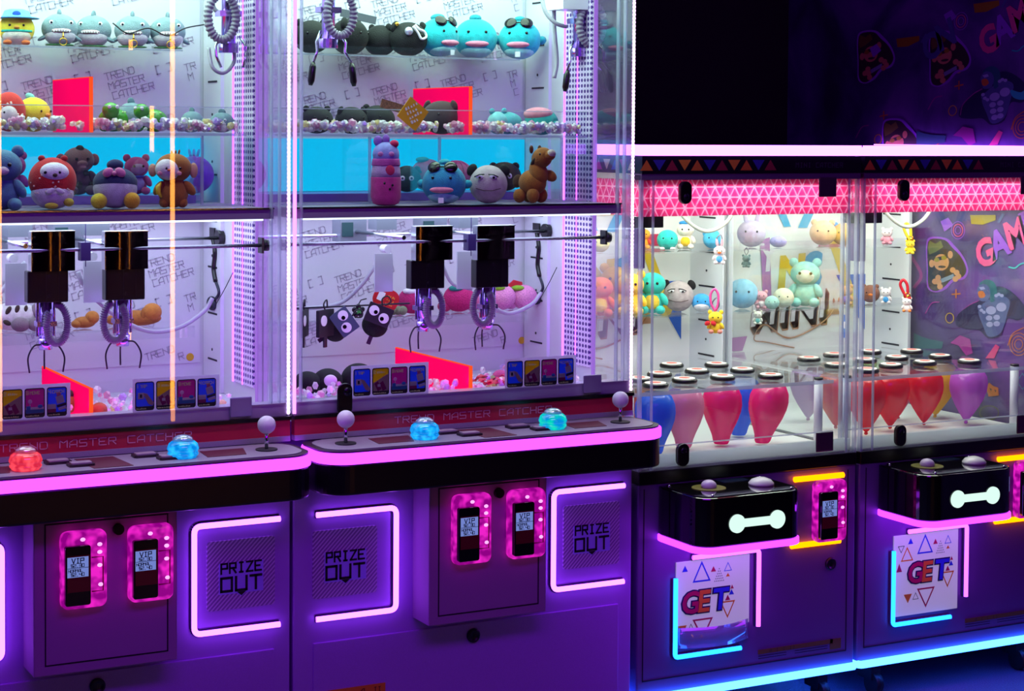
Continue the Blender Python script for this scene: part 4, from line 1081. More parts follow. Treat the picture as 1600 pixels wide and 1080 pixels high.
T.mesh('hat', '#67b6e2', lambda mb: mb.lathe([(.62, -.02), (.64, .0), (.40, .05), (.34, .2), (.2, .25), (.02, .26)], (0, .0, .78), n=28))
T.part('hat_badge', '#2a56b8', ((0, -.36, .88), (.12, .04, .09)))
MB().tube(smooth([at(176, 36, .44), at(200, 52, .43), at(232, 44, .43), at(262, 56, .43), at(290, 44, .43), at(322, 38, .44)], 6), .0018, n=6).build('hook_cord', CORD, M1)

# ---- left tall machine, clear platform
p = on(14, PT+.001, .33, 160); h = hh(14, 125, 190, .33)
T = Toy('plush_seed', 'red hooded toy with white dots at the left end of the platform', p, h*1.0, cam_yaw(p)-.5)
T.part('hood', '#c8302c', ((0, 0, .48), (.40, .38, .48)), seg=26); T.part('face_patch', '#e9dcd6', ((.10, -.22, .42), (.24, .20, .25)), seg=20)
spot_print(T, '#f2d9c9', 22, .40, 3, .028); T.eyes(.1, -.41, .46, .03)
p = on(52, PT+.001, .36, 160); h = hh(52, 130, 190, .36)
T = ball_toy('plush_chick', 'round yellow chick toy beside the pink divider on the platform', p, h*.96, '#e4cf2e', eyes=False, yaw=cam_yaw(p)+.9)
T.eyes(.2, -.43, .56, .035); T.part('beak', '#e08a3a', ((0, -.48, .45), (.08, .07, .06))); T.part('leaf', '#7fc0b6', ((.0, .1, .95), (.08, .16, .10), (.4, 0, 0))); T.part('wing', '#8fbfb0', ((.42, -.1, .62), (.05, .13, .12)))
for px, yt, lab, c, yaw in ((178, 136, 'glossy green turtle toy just right of the pink divider', '#3f9a1e', .4), (238, 138, 'glossy green turtle toy with a raised head in mid platform', '#3a8f22', -.5)):
    Y = .30; p = on(px, PT+.001, Y, 160); h = hh(px, yt, 188, Y)
    T = Toy('plush_turtle', lab, p, h, cam_yaw(p)+yaw)
    gm = mat('shiny_green_'+c.lstrip('#'), c, .22, noise=.1, scale=40)
    T.part('shell', gm, ((0, .05, .38), (.46, .42, .36)), seg=26); hd = T.part('head', gm, ((-.22, -.28, .66), (.26, .24, .24)), seg=20)
    T.each('flipper', gm, ((-.38, -.22, .12), (.17, .15, .10)), ((.30, -.30, .12), (.17, .15, .10)))
    T.each('eye', EYEW, ((-.33, -.46, .76), (.06, .05, .06)), ((-.10, -.48, .76), (.06, .05, .06)), par=hd)
    T.mesh('spot_print', '#b9d98a', lambda mb: [mb.ell((.46*math.cos(a)*.75, .05+.42*math.sin(a)*.75, .60), (.05, .05, .04), seg=8, rings=6) for a in (-2.2, -1.6, -1.0, -.4)])
    T.mesh('outline_print', mat('outline_green', '#16300c', .4), lambda mb: mb.tube([(-.42*math.cos(a), .05-.40*math.sin(a), .30) for a in [i*.25 for i in range(13)]], .018, n=6))
for px, yt, Y, lab, yaw in ((205, 136, .40, 'grey shark toy lying between the two green turtles', .9), (300, 150, .34, 'grey green shark toy tipped over by the right end of the platform', -.9), (347, 152, .27, 'small grey shark toy leaning at the far right of the platform', -.3)):
    p = on(px, PT+.001, Y, 160); h = hh(px, yt, 188, Y)
    T = Toy('plush_shark', lab, p, h, cam_yaw(p)+yaw)
    T.part('body', '#76929a', ((0, 0, .46), (.55, .40, .44)), ((.40, .2, .40), (.28, .2, .2)), seg=26); T.part('belly', '#b6b3ba', ((-.05, -.1, .30), (.44, .33, .28)))
    T.part('fin', '#5f7f88', ((0, .0, .92), (.17, .05, .13), (0, .3, 0))); T.eyes(.24, -.34, .56, .03, white=.058)
    T.mesh('mouth_line', BEADM, lambda mb: mb.tube([(-.24, -.37, .36), (0, -.42, .32), (.24, -.37, .36)], .016, n=6))

# ---- left tall machine, divider shelf (front row)
p = on(82, FL+.001, .115); h = hh(82, 243, 325, .115)
T = Toy('plush_penguin', 'round toy in a red polka dot hood with a pale face', p, h, cam_yaw(p))
T.part('body', '#c4b8cc', ((0, 0, .30), (.40, .36, .30)), seg=28)
hood = T.part('hood', '#b81f28', ((0, .03, .55), (.45, .385, .44)), seg=28)
T.part('face_patch', '#d9d2e0', ((.03, -.19, .70), (.28, .21, .20)), par=hood, seg=22); T.eyes(.13, -.375, .71, .03)
T.part('nose', '#3a1c22', ((.05, -.405, .66), (.045, .03, .035)))
spot_print(T, '#d9b8b0', 26, .42, 4, .018, .25, .9)
T.each('foot', '#a79a2e', ((-.02, -.34, .08), (.13, .07, .06)), ((.30, -.26, .14), (.10, .08, .08)))
T.mesh('bow', '#c9bcd0', lambda mb: [mb.ell((.05+q*.09, -.40, .36), (.09, .03, .05), (0, q*.5, 0), seg=12, rings=8) for q in (-1, 1)])
T.each('ear', '#a8222c', ((-.2, 0, .97), (.07, .05, .06)), ((.22, 0, .97), (.07, .05, .06)), par=hood)
p = on(180, FL+.001, .115); h = hh(180, 248, 325, .115)
T = Toy('plush_penguin', 'navy and white round toy with a pink bow and big yellow feet', p, h, cam_yaw(p))
T.part('body', '#a9a3b8', ((0, 0, .40), (.44, .40, .40)), seg=28); cap = T.part('hood', '#1d2250', ((0, .02, .52), (.445, .40, .32)), seg=28)
T.part('tuft', '#1d2250', ((.0, .0, .88), (.17, .14, .12)), par=cap)
bw = T.mesh('bow', '#c46f9c', lambda mb: [mb.ell((-.02+q*.12, -.33, .74), (.12, .06, .09), (0, q*.6, 0), seg=14, rings=9) for q in (-1, 1)]+[mb.ell((-.02, -.36, .72), .05, seg=10, rings=8)])
T.each('foot', '#b5a324', ((-.32, -.30, .16), (.17, .17, .16)),); T.each('foot', '#b8861c', ((.33, -.30, .17), (.17, .17, .17)))
p = on(271, FL+.001, .115); h = hh(271, 239, 325, .115)
T = Toy('plush_monkey', 'brown standing monkey toy with pale face and a banana', p, h, cam_yaw(p))
br = '#8a4e1a'
T.part('body', br, ((0, 0, .27), (.27, .22, .27)), ((0, 0, .42), (.2, .18, .18)), seg=24)
hd = T.part('head', br, ((0, 0, .72), (.33, .27, .27)), seg=26); T.part('face_patch', '#c7bcc4', ((-.08, -.13, .70), (.25, .18, .20)), par=hd, seg=22)
T.each('ear', '#b98a72', ((-.37, .0, .68), (.08, .05, .12)), ((.36, -.02, .68), (.08, .05, .14)), par=hd); T.eyes(.12, -.295, .72, .026, par=hd)
T.part('nose', '#c0503a', ((-.08, -.315, .69), (.03, .02, .022)), par=hd)
T.each('cheek', '#c9828f', ((-.24, -.27, .63), (.05, .02, .04)), ((.10, -.29, .63), (.05, .02, .04)), par=hd)
T.each('arm', br, ((-.26, -.08, .36), (.08, .10, .15), (0, .6, 0)), ((.28, -.04, .36), (.09, .10, .16), (0, -.7, 0)))
T.each('leg', br, ((-.16, -.04, .10), (.10, .12, .10)), ((.16, -.04, .10), (.10, .12, .10)))
T.mesh('banana', mat('banana', '#c9ac1e', .5), lambda mb: mb.tube([(-.22, -.2, .46), (-.27, -.24, .38), (-.27, -.24, .28), (-.21, -.22, .20)], [.015, .045, .045, .015], n=10))
T.mesh('tuft', br, lambda mb: [mb.ell((x, 0, .99+.01*k), (.02, .02, .05), (0, x*2, 0), seg=8, rings=6) for k, x in enumerate((-.03, .04, .10))])
p = on(3, FL+.001, .10); h = hh(3, 225, 325, .10)
T = sit_toy('plush_bear', 'blue grey toy holding a yellow sunflower at the left edge', p, h, '#4f7a96', ear='round', muz='#c7bcc4')
T.mesh('sunflower', '#c08a1a', lambda mb: mb.lathe([(.02, -.28), (.2, -.27), (.2, -.24), (.02, -.22)], (0, 0, 0), n=20, R=Matrix.Rotation(PI/2, 3, 'X').to_4x4().to_3x3()) or None).location = (0, -.12*h, .22*h)
# back row on the riser
RZ = FL+.023
p = on(122, RZ, .47); h = hh(122, 205, 284, .47)
T = sit_toy('plush_giraffe', 'dark brown patched giraffe toy sitting in front of the cyan glow', p, h, '#4c3246', head='#6d4a52', ear='side', earcol='#7b4152', muz='#7d5560', feet='#4b3a48', yaw=cam_yaw(p)+.3)
T.mesh('spot_print', '#2b1c30', lambda mb: [mb.ell((x, y, z), r, seg=10, rings=7) for x, y, z, r in ((-.2, -.16, .36, .07), (.1, -.2, .44, .06), (-.05, -.22, .2, .08), (.2, -.14, .2, .07), (0, -.12, .9, .09))])
p = on(213, RZ, .47); h = hh(213, 228, 290, .47)
T = sit_toy('plush_frog', 'magenta frog toy with a pale belly behind the navy penguin', p, h, '#a8407c', ear='round', face='#a98aa8', belly='#8f8ab8', yaw=cam_yaw(p)+.2)
T.part('neckerchief', '#3a3aa0', ((0, -.06, .45), (.2, .2, .05)))
p = on(19, RZ, .47); h = hh(19, 222, 290, .47)
sit_toy('plush_cat', 'purple toy with a dark collar at the back left of the cyan glow', p, h, '#8a3f96', ear='round', belly='#a58fc0')
p = on(303, RZ, .50); h = hh(303, 232, 300, .50)
T = ball_toy('plush_monster', 'violet toy with a spiky tuft half hidden behind the brown monkey', p, h*.92, '#6a3bb5', ear=None)
T.mesh('tuft', '#6a3bb5', lambda mb: [mb.ell((x, 0, 1.0), (.04, .04, .12), (0, x*2.5, 0), seg=8, rings=6) for x in (-.1, 0, .1)])
p = on(190, RZ, .52); h = hh(190, 240, 290, .52)
ball_toy('plush_dinosaur', 'dark green toy peeping out behind the magenta frog', p, h*.85, '#23604a', ear='round')

# ---- right tall machine, hanging shelf
for px, yt, Y, lab, ear, yw in ((487, 26, .50, 'black toy at the left end of the hanging shelf behind the claw hose', 'round', .2), (546, 20, .52, 'black toy lying on its side under a grey tag', 'flop', 1.1), (594, 30, .545, 'large glossy black toy in the middle of the black ones', 'round', 2.4)):
    p = on(px, US+.001, Y, 60); h = hh(px, yt, 86, Y)
    ball_toy('plush_bear', lab, p, h*.93, '#17161f', ear=ear, yaw=cam_yaw(p)+yw, w=.52)
p = on(638, US+.001, .49, 60); h = hh(638, 24, 84, .49)
T = ball_toy('plush_cat', 'black toy with white bell and white loop on its head', p, h*.95, '#17161f', ear='flop', yaw=cam_yaw(p)+.4, w=.54)
T.part('bell', mat('bell_silver', '#c9c6d6', .25, metal=.6), ((-.18, -.46, .66), .12)); T.part('bead', GOLD, ((-.42, -.2, .86), .06))
T.mesh('white_loop', EYEW, lambda mb: mb.tube(smooth([(-.08, -.52, .80), (.06, -.54, .62), (.16, -.54, .46), (.32, -.5, .52), (.26, -.5, .66), (.10, -.53, .72), (-.02, -.52, .84)], 5), .035, n=8))
tg = thing('price_tag', 'grey card tag lying over the black toys', 'tag', at(560, 24, .44)); m = MB(); c = at(560, 26, .445)
m.box(-.055, .055, -.001, .001, -.011, .011, R=Matrix.Translation(c) @ Matrix.Rotation(.18, 4, 'Y')); m.build('card', mat('tag_grey', '#5b6068', .5), tg)
def fish(px, yt, yb, Y, Z, lab, glasses, yaw=0.0, tint='#22b4bf', tagc=True):
    p = on(px, Z+.001, Y, (yt+yb)/2); h = hh(px, yt, yb, Y)
    T = Toy('plush_fish', lab, p, h*.95, cam_yaw(p)+yaw, group=None)
    T.part('body', tint, ((0, 0, .46), (.50, .44, .46)), seg=30)
    T.part('crest', '#1a93a3', ((0, .05, .93), (.14, .2, .09))); T.each('fin', '#1a93a3', ((-.52, .08, .45), (.11, .15, .1), (0, .5, 0)), ((.52, .08, .45), (.11, .15, .1), (0, -.5, 0)))
    T.eyes(.20, -.385, .60, .035)
    T.part('muzzle', '#d9819c', ((0, -.385, .33), (.27, .10, .075)), seg=20)
    T.part('belly', '#8fd0d2', ((0, -.06, .20), (.37, .34, .19)), seg=22)
    if glasses: sunglasses(T, -.27, .84, .19, .135)
    if tagc: T.mesh('care_tag', EYEW, lambda mb: mb.box(-.06, .06, -.47, -.455, -.02+.06, .16))
    return T
fish(686, 18, 88, .492, US, 'teal fish toy with sunglasses, next to the black toys', True, .75)
fish(743, 17, 89, .54, US, 'teal fish toy without sunglasses between two with sunglasses', False, .1, tagc=False)
fish(812, 18, 88, .49, US, 'teal fish toy with sunglasses nearest the corner column', True, -.1)
# clear platform
for px, yt, Y, lab, ear, yw in ((495, 151, .33, 'black bear toy with a white ring, at the left end of the platform', 'round', .3), (549, 151, .36, 'black toy sitting behind the clear fence, left of the split', 'flop', .5), (590, 148, .38, 'big black toy whose ears show above the fence edge', 'round', -.3), (690, 140, .34, 'black brown toy behind the yellow diamond card', 'flop', -.6)):
    p = on(px, PT+.001, Y, 170); h = hh(px, yt, 196, Y)
    T = ball_toy('plush_bear', lab, p, h*1.0, '#1b1922' if px < 650 else '#3a262c', ear=ear, yaw=cam_yaw(p)+yw, w=.58)
    if px == 495: T.mesh('white_ring', EYEW, lambda mb: mb.tube([(.1+.13*math.cos(a*PI/8), -.5, .3+.13*math.sin(a*PI/8)) for a in range(16)], .02, n=6, closed=True))
c = at(645, 178, .196)
ct = thing('card_sign', 'yellow diamond card with pale print leaning on the clear fence', 'card', (c.x, .196, c.z-.04))
Rm = Matrix.Translation(c) @ Matrix.Rotation(math.radians(37), 4, 'Y')
m = MB(); m.box(-.034, .034, -.001, .001, -.033, .033, R=Rm); m.build('card', mat('card_yellow', '#d9a516', .5), ct)
m = MB()
u_, v_ = Vector((1, 0, .5)).normalized(), Vector((-.5, 0, 1)).normalized()
for k in range(4): squiggle(m, c+Vector((-.022+.006*k, -.0014, .008-.012*k)), u_, v_, (5, 4, 5, 3)[k], .0095, .0088, 20+k)
m.build('card_print', mat('card_pale', '#d8dcc4', .5), ct)
bt = thing('board_sign', 'brown speckled board lying between the black toys on the platform', 'board', at(612, 165, .30)); m = MB(); c = at(613, 166, .28)
m.box(-.035, .035, -.002, .002, -.012, .012, R=Matrix.Translation(c) @ Matrix.Rotation(.25, 4, 'Y')); m.build('card', mat('board_brown', '#6d4a35', .7, noise=.5, scale=300), bt)
p = on(786, PT+.001, .36, 170); h = hh(786, 150, 194, .36)
T = Toy('plush_bear', 'pale teal toy lying on its front on the platform', p, h, cam_yaw(p)+.6)
T.part('body', '#5cb8bd', ((.25, .1, .42), (.62, .36, .40)), seg=26); T.part('head', '#7cc6c9', ((-.30, -.1, .42), (.38, .34, .40)), seg=22)
T.each('ear', '#4aa3ad', ((-.5, -.05, .82), (.12, .08, .12)), ((.05, .0, .84), (.12, .08, .12))); T.each('foot', '#3f9fb0', ((.8, -.12, .18), (.16, .2, .17)), ((.55, -.28, .15), (.15, .18, .15)))
p = on(846, PT+.001, .33, 170); h = hh(846, 149, 194, .33)
T = Toy('plush_fish', 'teal toy with pink back fin seen from behind on the platform', p, h, cam_yaw(p)+2.6)
T.part('body', '#1fa79d', ((0, 0, .46), (.62, .5, .46)), seg=28); T.part('crest', '#d98a9c', ((.05, .12, .72), (.55, .42, .25)), seg=22); T.each('fin', '#1a8f90', ((-.6, .0, .4), (.14, .2, .1)), ((.6, .0, .4), (.14, .2, .1)))
T.part('care_tag', EYEW, ((.45, .45, .35), (.2, .02, .12)))

# ---- right tall machine, divider shelf
p = on(603, FL+.001, .115, 270); h = hh(603, 217, 322, .115)
T = Toy('plush_cup', 'tall bunny toy shaped like a drink cup, pink at the bottom', p, h, cam_yaw(p))
T.mesh('cup', '#b12a7c', lambda mb: mb.lathe([(.14, 0), (.19, .02), (.225, .12), (.225, .40), (.22, .415)], (0, 0, 0), n=28))
T.mesh('sleeve', '#b99ac0', lambda mb: mb.lathe([(.22, .41), (.215, .5), (.205, .58), (.2, .6)], (0, 0, 0), n=28))
T.mesh('band', '#b04a98', lambda mb: mb.lathe([(.21, .585), (.215, .6), (.205, .67), (.2, .69)], (0, 0, 0), n=28))
hd = T.mesh('head', '#8a93cf', lambda mb: mb.ell((0, 0, .75), (.2, .19, .19), seg=24, rings=14))
T.each('ear', '#8a5fb8', ((-.12, 0, .95), (.07, .05, .08)), ((.0, 0, .97), (.06, .05, .08)), par=hd); T.part('berry', '#b81f52', ((.12, -.05, .91), (.07, .06, .06)), par=hd)
T.each('cheek', '#c47ab0', ((-.08, -.175, .76), (.045, .02, .035)), ((.08, -.175, .76), (.045, .02, .035)), par=hd); T.part('heart_print', '#b81f52', ((.06, -.205, .52), (.07, .02, .075)))
for x, z in ((-.02, .33), (.10, .30), (.06, .24)): T.part('eye', BEADM, ((x, -.222, z), (.018, .012, .02)), seg=10)
T = fish(694, 250, 323, .115, FL, 'teal fish toy with sunglasses standing on the divider shelf', True, -.15, '#2a8fb0')
p = on(763, FL+.001, .115, 290); h = hh(763, 259, 323, .115)
def grumpy(p, h, lab, name='plush_puppy'):
    T = Toy(name, lab, p, h, cam_yaw(p))
    T.part('body', '#b3a6a8', ((0, 0, .47), (.47, .43, .47)), seg=30)
    T.each('ear', '#2b2028', ((-.40, .0, .82), (.12, .08, .16), (0, .5, 0)), ((.40, .0, .82), (.12, .08, .16), (0, -.5, 0)))
    for q in (-1, 1):
        e = T.part('eye', EYEW, ((q*.17-.05, -.385, .66), (.10, .04, .05)), seg=14); T.part('pupil', BEADM, ((q*.17-.04, -.42, .645), (.035, .015, .03)), par=e, seg=10)
        T.mesh('brow', BEADM, lambda mb: mb.tube([(q*.17-.05-.12, -.40, .69+.03*q), (q*.17-.05, -.425, .715), (q*.17-.05+.12, -.40, .69-.03*q)], .014, n=6), par=e)
    T.mesh('mouth_line', mat('mouth_brown', '#4a3238', .7), lambda mb: mb.tube([(-.3, -.34, .38), (-.1, -.43, .33), (.1, -.43, .33), (.3, -.34, .38)], .009, n=6))
    return T
grumpy(p, h, 'pale puppy toy with dark ears and drowsy eyes on the divider shelf')
p = on(832, FL+.001, .12, 280); h = hh(832, 229, 322, .12)
T = Toy('plush_pony', 'orange brown pony toy turned to the right, head raised', p, h, cam_yaw(p)+.9)
pc = '#8f5418'
T.part('body', pc, ((0, .0, .34), (.19, .26, .22)), ((0, -.13, .52), (.15, .15, .22), (-.5, 0, 0)), seg=24)
hd = T.part('head', pc, ((0, -.20, .76), (.15, .20, .17), (-.5, 0, 0)), ((0, -.34, .80), (.10, .12, .09)), seg=22)
T.part('blaze', '#b7a9a0', ((0, -.40, .83), (.085, .07, .075)), par=hd); T.eyes(.125, -.26, .82, .024, par=hd)
T.each('ear', '#5d3410', ((-.11, -.06, .90), (.045, .03, .07)), ((.11, -.06, .90), (.045, .03, .07)), par=hd)
T.each('leg', pc, ((-.11, -.10, .13), (.09, .12, .13)), ((.11, -.10, .13), (.09, .12, .13)), ((-.12, .18, .12), (.09, .12, .12)), ((.12, .18, .12), (.09, .12, .12)), ((.13, -.28, .46), (.08, .13, .09), (.5, 0, 0)))
T.part('tail', '#4a2a14', ((0, .32, .36), (.05, .10, .12), (.5, 0, 0))); T.part('halter', '#3a2412', ((0, -.13, .72), (.155, .06, .17), (.8, 0, 0)), par=hd)
for px, yt, yb, lab, c, w in ((636, 247, 284, 'small black fluffy toy behind the pink cup bunny', '#12101a', .5), (788, 242, 284, 'black fluffy toy with a pale eye behind the drowsy puppy', '#12101a', .55), (713, 238, 290, 'ribbed pink ball toy behind the teal fish', '#b23a86', .52)):
    p = on(px, RZ, .45, 270); h = hh(px, yt, 296, .45)
    T = ball_toy('plush_puffball', lab, p, h*.9, c, eyes=False, w=w)
    if c == '#12101a': T.eyes(.16, -.46, .5, .04, white=.09); T.each('ear', c, ((-.36, 0, .80), (.13, .1, .13)), ((.36, 0, .80), (.13, .1, .13)))
    else: T.mesh('rib_print', '#8a2468', lambda mb: [mb.tube([(.525*math.sin(a)*math.sin(t), -.485*math.cos(a)*math.sin(t), .47+.475*math.cos(t)) for t in [.3+i*.28 for i in range(10)]], .012, n=6) for a in (-.9, -.45, 0, .45, .9)])
p = on(668, RZ, .53, 270); h = hh(668, 238, 296, .53)
T = ball_toy('plush_berry', 'crimson toy with a teal leaf behind the sunglasses of the teal fish', p, h*.92, '#a8185c', eyes=True); T.part('leaf', '#1c8a8c', ((-.15, -.1, .92), (.2, .2, .08)))
# ---- left tall machine, back shelf behind the claws
def lumps(name, label, px, py, Y, Z, specs, yaw=0, h=.1, cat='plush toy'):
    p = on(px, Z+.001, Y, py); T = Toy(name, label, p, h, cam_yaw(p)+yaw, cat)
    for nm, col, ells in specs: T.part(nm, col, *ells)
    return T
T = lumps('plush_cow', 'brown and white patched cow toy lying behind the left claw', 28, 490, .51, LS, [('body', '#d9cfd0', (((-.1, 0, .34), (.62, .34, .34)),)), ('leg', '#7d6872', (((.42, -.3, .16), (.2, .2, .16)),)), ('leg', '#7d6872', (((.06, -.34, .17), (.22, .2, .17)),)), ('head', '#8a7480', (((.52, -.05, .45), (.24, .24, .24)),))], h=.11)
T.mesh('spot_print', '#3b2720', lambda mb: [mb.ell((x, y, z), r, (0, a, 0), seg=12, rings=8) for x, y, z, r, a in ((-.5, -.20, .46, (.13, .09, .10), .3), (-.22, -.27, .50, (.06, .08, .12), .5), (-.02, -.25, .52, (.06, .08, .12), .3), (.18, -.2, .52, (.05, .08, .1), .2), (-.55, -.22, .15, (.15, .12, .12), 0), (-.25, -.32, .22, (.1, .06, .06), .5))])
for px, yaw, lab, w in ((132, .2, 'small ginger curly toy seen between the two left claws', .6), (212, -.2, 'ginger curly poodle toy lying right of the claws', 1.0)):
    T = lumps('plush_poodle', lab, px, 492, .50, LS, [('body', '#a8662a', (((0, 0, .26), (.85*w, .30, .26)), ((-.6*w, -.05, .2), (.4*w, .25, .18)))), ('head', '#b9732c', (((.55*w, -.05, .46), (.32, .28, .30)),)), ('ear', '#9c5c22', (((.30*w, -.2, .40), (.10, .10, .2)),))], yaw, h=.060 if px < 150 else .082)
for px, py, c, lab in ((105, 640, '#a8842e', 'small tan toy with a dark cap lying on the prize floor beside the pink divider'), (155, 645, '#a8662a', 'ginger curly toy on the prize floor in front of the pink divider'), (238, 648, '#a8662a', 'ginger toy peeping out beside the instruction cards')):
    p = on(px, .985, .22 if px == 105 else .12, py-20); T = ball_toy('plush_puffball', lab, p, .055 if px == 105 else .040, c, eyes=False)
    if px == 105: T.part('cap', '#3a2520', ((0, .1, .86), (.46, .42, .2)))
# ---- right tall machine, back shelf
def googly(px, py, label, size, roll, Y=.385, tint='#1a1822', ball=True, sizez=None):
    c = at(px, py, Y); h = size; hz = sizez or size
    T = Toy('googly_charm', label, c, h, cam_yaw(c)*.8, 'plush charm', group=None, roll=roll)
    T.mesh('plate', mat('charm_'+tint.lstrip('#'), tint, .5), lambda mb: mb.prism(rr(-.5, .5, -.38*hz/h, .38*hz/h, .04), -.06, .06))
    for x, z, px2 in ((-.24, .10, .10), (.22, -.06, -.08)):
        e = T.mesh('eye', EYEW, lambda mb: mb.cyl((x, -.085, z), (x, -.06, z), .20, n=24)); T.mesh('pupil', BEADM, lambda mb: mb.cyl((x+px2*.8, -.095, z-.04), (x+px2*.8, -.085, z-.04), .08, n=16), par=e)
    if ball:
        T.part('fluff', '#0f0d15', ((.06, .48, -.48), (.52, .28, .46)), seg=22)
        T.mesh('strap', BLACK, lambda mb: mb.box(.0, .16, .4, .46, -1.25, -.85))
    def cord(mb): mb.tube(smooth([(0, 0, .38), (-.1, .03, .62), (.05, .06, .80), (.25, .06, .66), (.1, .03, .42)], 5), .03, n=6)
    T.mesh('hang_loop', CORD, cord)
    return T
googly(538, 503, 'slate blue square charm with two big googly eyes, hanging left', .072, .95, tint='#3d5064')
googly(592, 492, 'black square charm with googly eyes, under the red gift tag', .072, .38, tint='#15131c')
for px, lab, yw in ((475, 'black square charm seen edge-on at the far left of the row', 1.35), (508, 'black square charm turned away behind the slate blue one', 1.0)):
    c = at(px, 505, .39); T = Toy('googly_charm', lab, c, .075, cam_yaw(c)+yw, 'plush charm')
    T.mesh('plate', mat('charm_15131c', '#15131c', .5), lambda mb: mb.prism(rr(-.5, .5, -.5, .5, .04), -.07, .07)); T.mesh('eye', EYEW, lambda mb: mb.cyl((-.2, -.09, .1), (-.2, -.07, .1), .2, n=20))
    T.mesh('strap', BLACK, lambda mb: mb.box(-.10, .10, -.03, .03, -.9, -.45)); T.mesh('hang_loop', CORD, lambda mb: mb.tube(smooth([(0, 0, .48), (-.1, 0, .7), (.1, 0, .85), (.15, 0, .6)], 5), .03, n=6))
c = at(560, 486, .40); T = Toy('flower_charm', 'small black flower charm with a green centre between the googly charms', c, .03, 0, 'charm')
T.mesh('petals', BLACK, lambda mb: [mb.ell((.42*math.cos(a*1.257+1.57), 0, .42*math.sin(a*1.257+1.57)), (.26, .12, .26), seg=12, rings=8) for a in range(5)]); T.mesh('star', mat('star_green', '#2f9a3c', .5), lambda mb: mb.prism([(r*math.cos(i*PI/5+PI/2), r*math.sin(i*PI/5+PI/2)) for i, r in enumerate([.36, .15]*5)], -.16, -.1))
T.mesh('hang_loop', CORD, lambda mb: mb.tube([(0, 0, .6), (.3, .1, 1.0), (.9, .2, 1.1)], .06, n=6))
m = MB(); m.cyl(at(462, 482, .412), at(640, 474, .412), .0025, n=8); m.build('hanging_rod', DARKST, M2)
c = at(603, 467, .43); tg = thing('gift_tag', 'red rounded gift tag with white label and gold print', 'tag', c)
Rt = Matrix.Translation(c) @ Matrix.Rotation(.45, 4, 'Y')
def rot_prism(mb, poly, y0, y1, m=0):
    k = len(mb.bm.verts); mb.prism(poly, y0, y1, m=m); mb.bm.verts.ensure_lookup_table()
    for v in mb.bm.verts[k:]: v.co = Rt @ v.co
m = MB(); rot_prism(m, rr(-.040, .040, -.030, .030, .024, 8), -.0015, .0015); m.build('card', mat('tag_red', '#c81f25', .45), tg)
m = MB(); rot_prism(m, rr(-.028, -.008, -.012, .014, .001), -.0022, -.0016); m.build('label', EYEW, tg)
m = MB()
for k in range(3): squiggle(m, Rt @ Vector((.002, -.0018, .008-.011*k)), Rt.to_3x3() @ Vector((1, 0, 0)), Rt.to_3x3() @ Vector((0, 0, 1)), 4, .0075, .0065, 30+k)
m.build('tag_print', mat('tag_gold', '#e8a33a', .5), tg)
for px, py, r, c, leaf, lab in ((645, 472, .040, '#b01e66', '#d9d2da', 'magenta ball toy with a white leaf beside the left claw hose'), (717, 472, .042, '#b81f6a', '#1f7a72', 'magenta ball toy with a teal leaf between the two right claws'), (757, 464, .036, '#dc86b4', None, 'plain pink knitted ball toy beside the right claw'), (783, 463, .040, '#e08fba', '#7fae22', 'pink knitted ball toy with a lime flower'), (818, 465, .038, '#e08fba', '#7fae22', 'pink knitted ball toy under the red card tag, nearest the column')):
    p = on(px, LS+.001, .50, py)
    T = Toy('plush_berry', lab, p, r*2, cam_yaw(p))
    T.part('body', mat('knit_'+c.lstrip('#'), c, .95, noise=.2, scale=260, bump=1.0, bscale=260), ((0, 0, .48), (.55, .5, .48)), seg=26)
    if leaf: T.part('leaf', leaf, ((-.1 if px < 800 else -.22, -.26, .84), (.26, .2, .12)))
    T.part('pod', c, ((-.5, -.1, .2), (.25, .2, .2)))
c = at(803, 449, .50); tg = thing('gift_tag', 'red tag with grey label lying on the pink knitted balls', 'tag', c); Rt = Matrix.Translation(c) @ Matrix.Rotation(-.25, 4, 'Y')
m = MB(); rot_prism(m, [(-.03, -.012), (.028, -.016), (.03, .008), (.004, .022), (-.026, .008)], -.0015, .0015); m.build('card', mat('tag_red', '#c81f25', .45), tg)
m = MB(); rot_prism(m, rr(-.014, .008, -.010, .004, .001), -.0022, -.0016); m.build('label', mat('tag_grey2', '#a7a2ac', .5), tg)
p = on(565, LS+.001, .47, 480); lumps('plush_caterpillar', 'small grey green ribbed toy under the red gift tag', 622, 478, .48, LS, [('body', '#7e8a6a', (((-.3, 0, .3), (.3, .25, .3)), ((.0, 0, .3), (.3, .26, .3)), ((.3, 0, .3), (.3, .25, .3))))], h=.045)
for px, py, c, lab, s in ((512, 608, '#14121a', 'black toy with a pale googly eye lying on the right prize floor', .075), (480, 612, '#14121a', 'black toy standing at the left of the right prize floor', .07), (560, 590, '#14121a', 'black fluffy toy behind the instruction cards', .085)):
    p = on(px, .985, .26, py-20); T = ball_toy('plush_puffball', lab, p, s, c, eyes=False, w=.55)
    if px == 512: T.part('eye', EYEW, ((.1, -.46, .55), (.24, .1, .22)))
for px, c, lab, s in ((772, '#8f9a6a', 'small grey green toy on the right prize floor beside the cards', .035), (782, '#c4558a', 'pink ball toy on the right prize floor just above the cards', .05)):
    p = on(px, .985, .20, 600); ball_toy('plush_berry', lab, p, s, c, eyes=False)
m = MB()
rng = random.Random(4)
for i in range(26):
    x = rng.uniform(at(740, 600, .15).x, at(795, 600, .15).x); y = rng.uniform(.09, .2)
    m.box(-.012, .012, -.008, .008, 0, .001, R=Matrix.Translation((x, y, 1.008+rng.random()*.015)) @ Euler((rng.uniform(-.5, .5), rng.uniform(-.5, .5), rng.random()*3)).to_matrix().to_4x4())
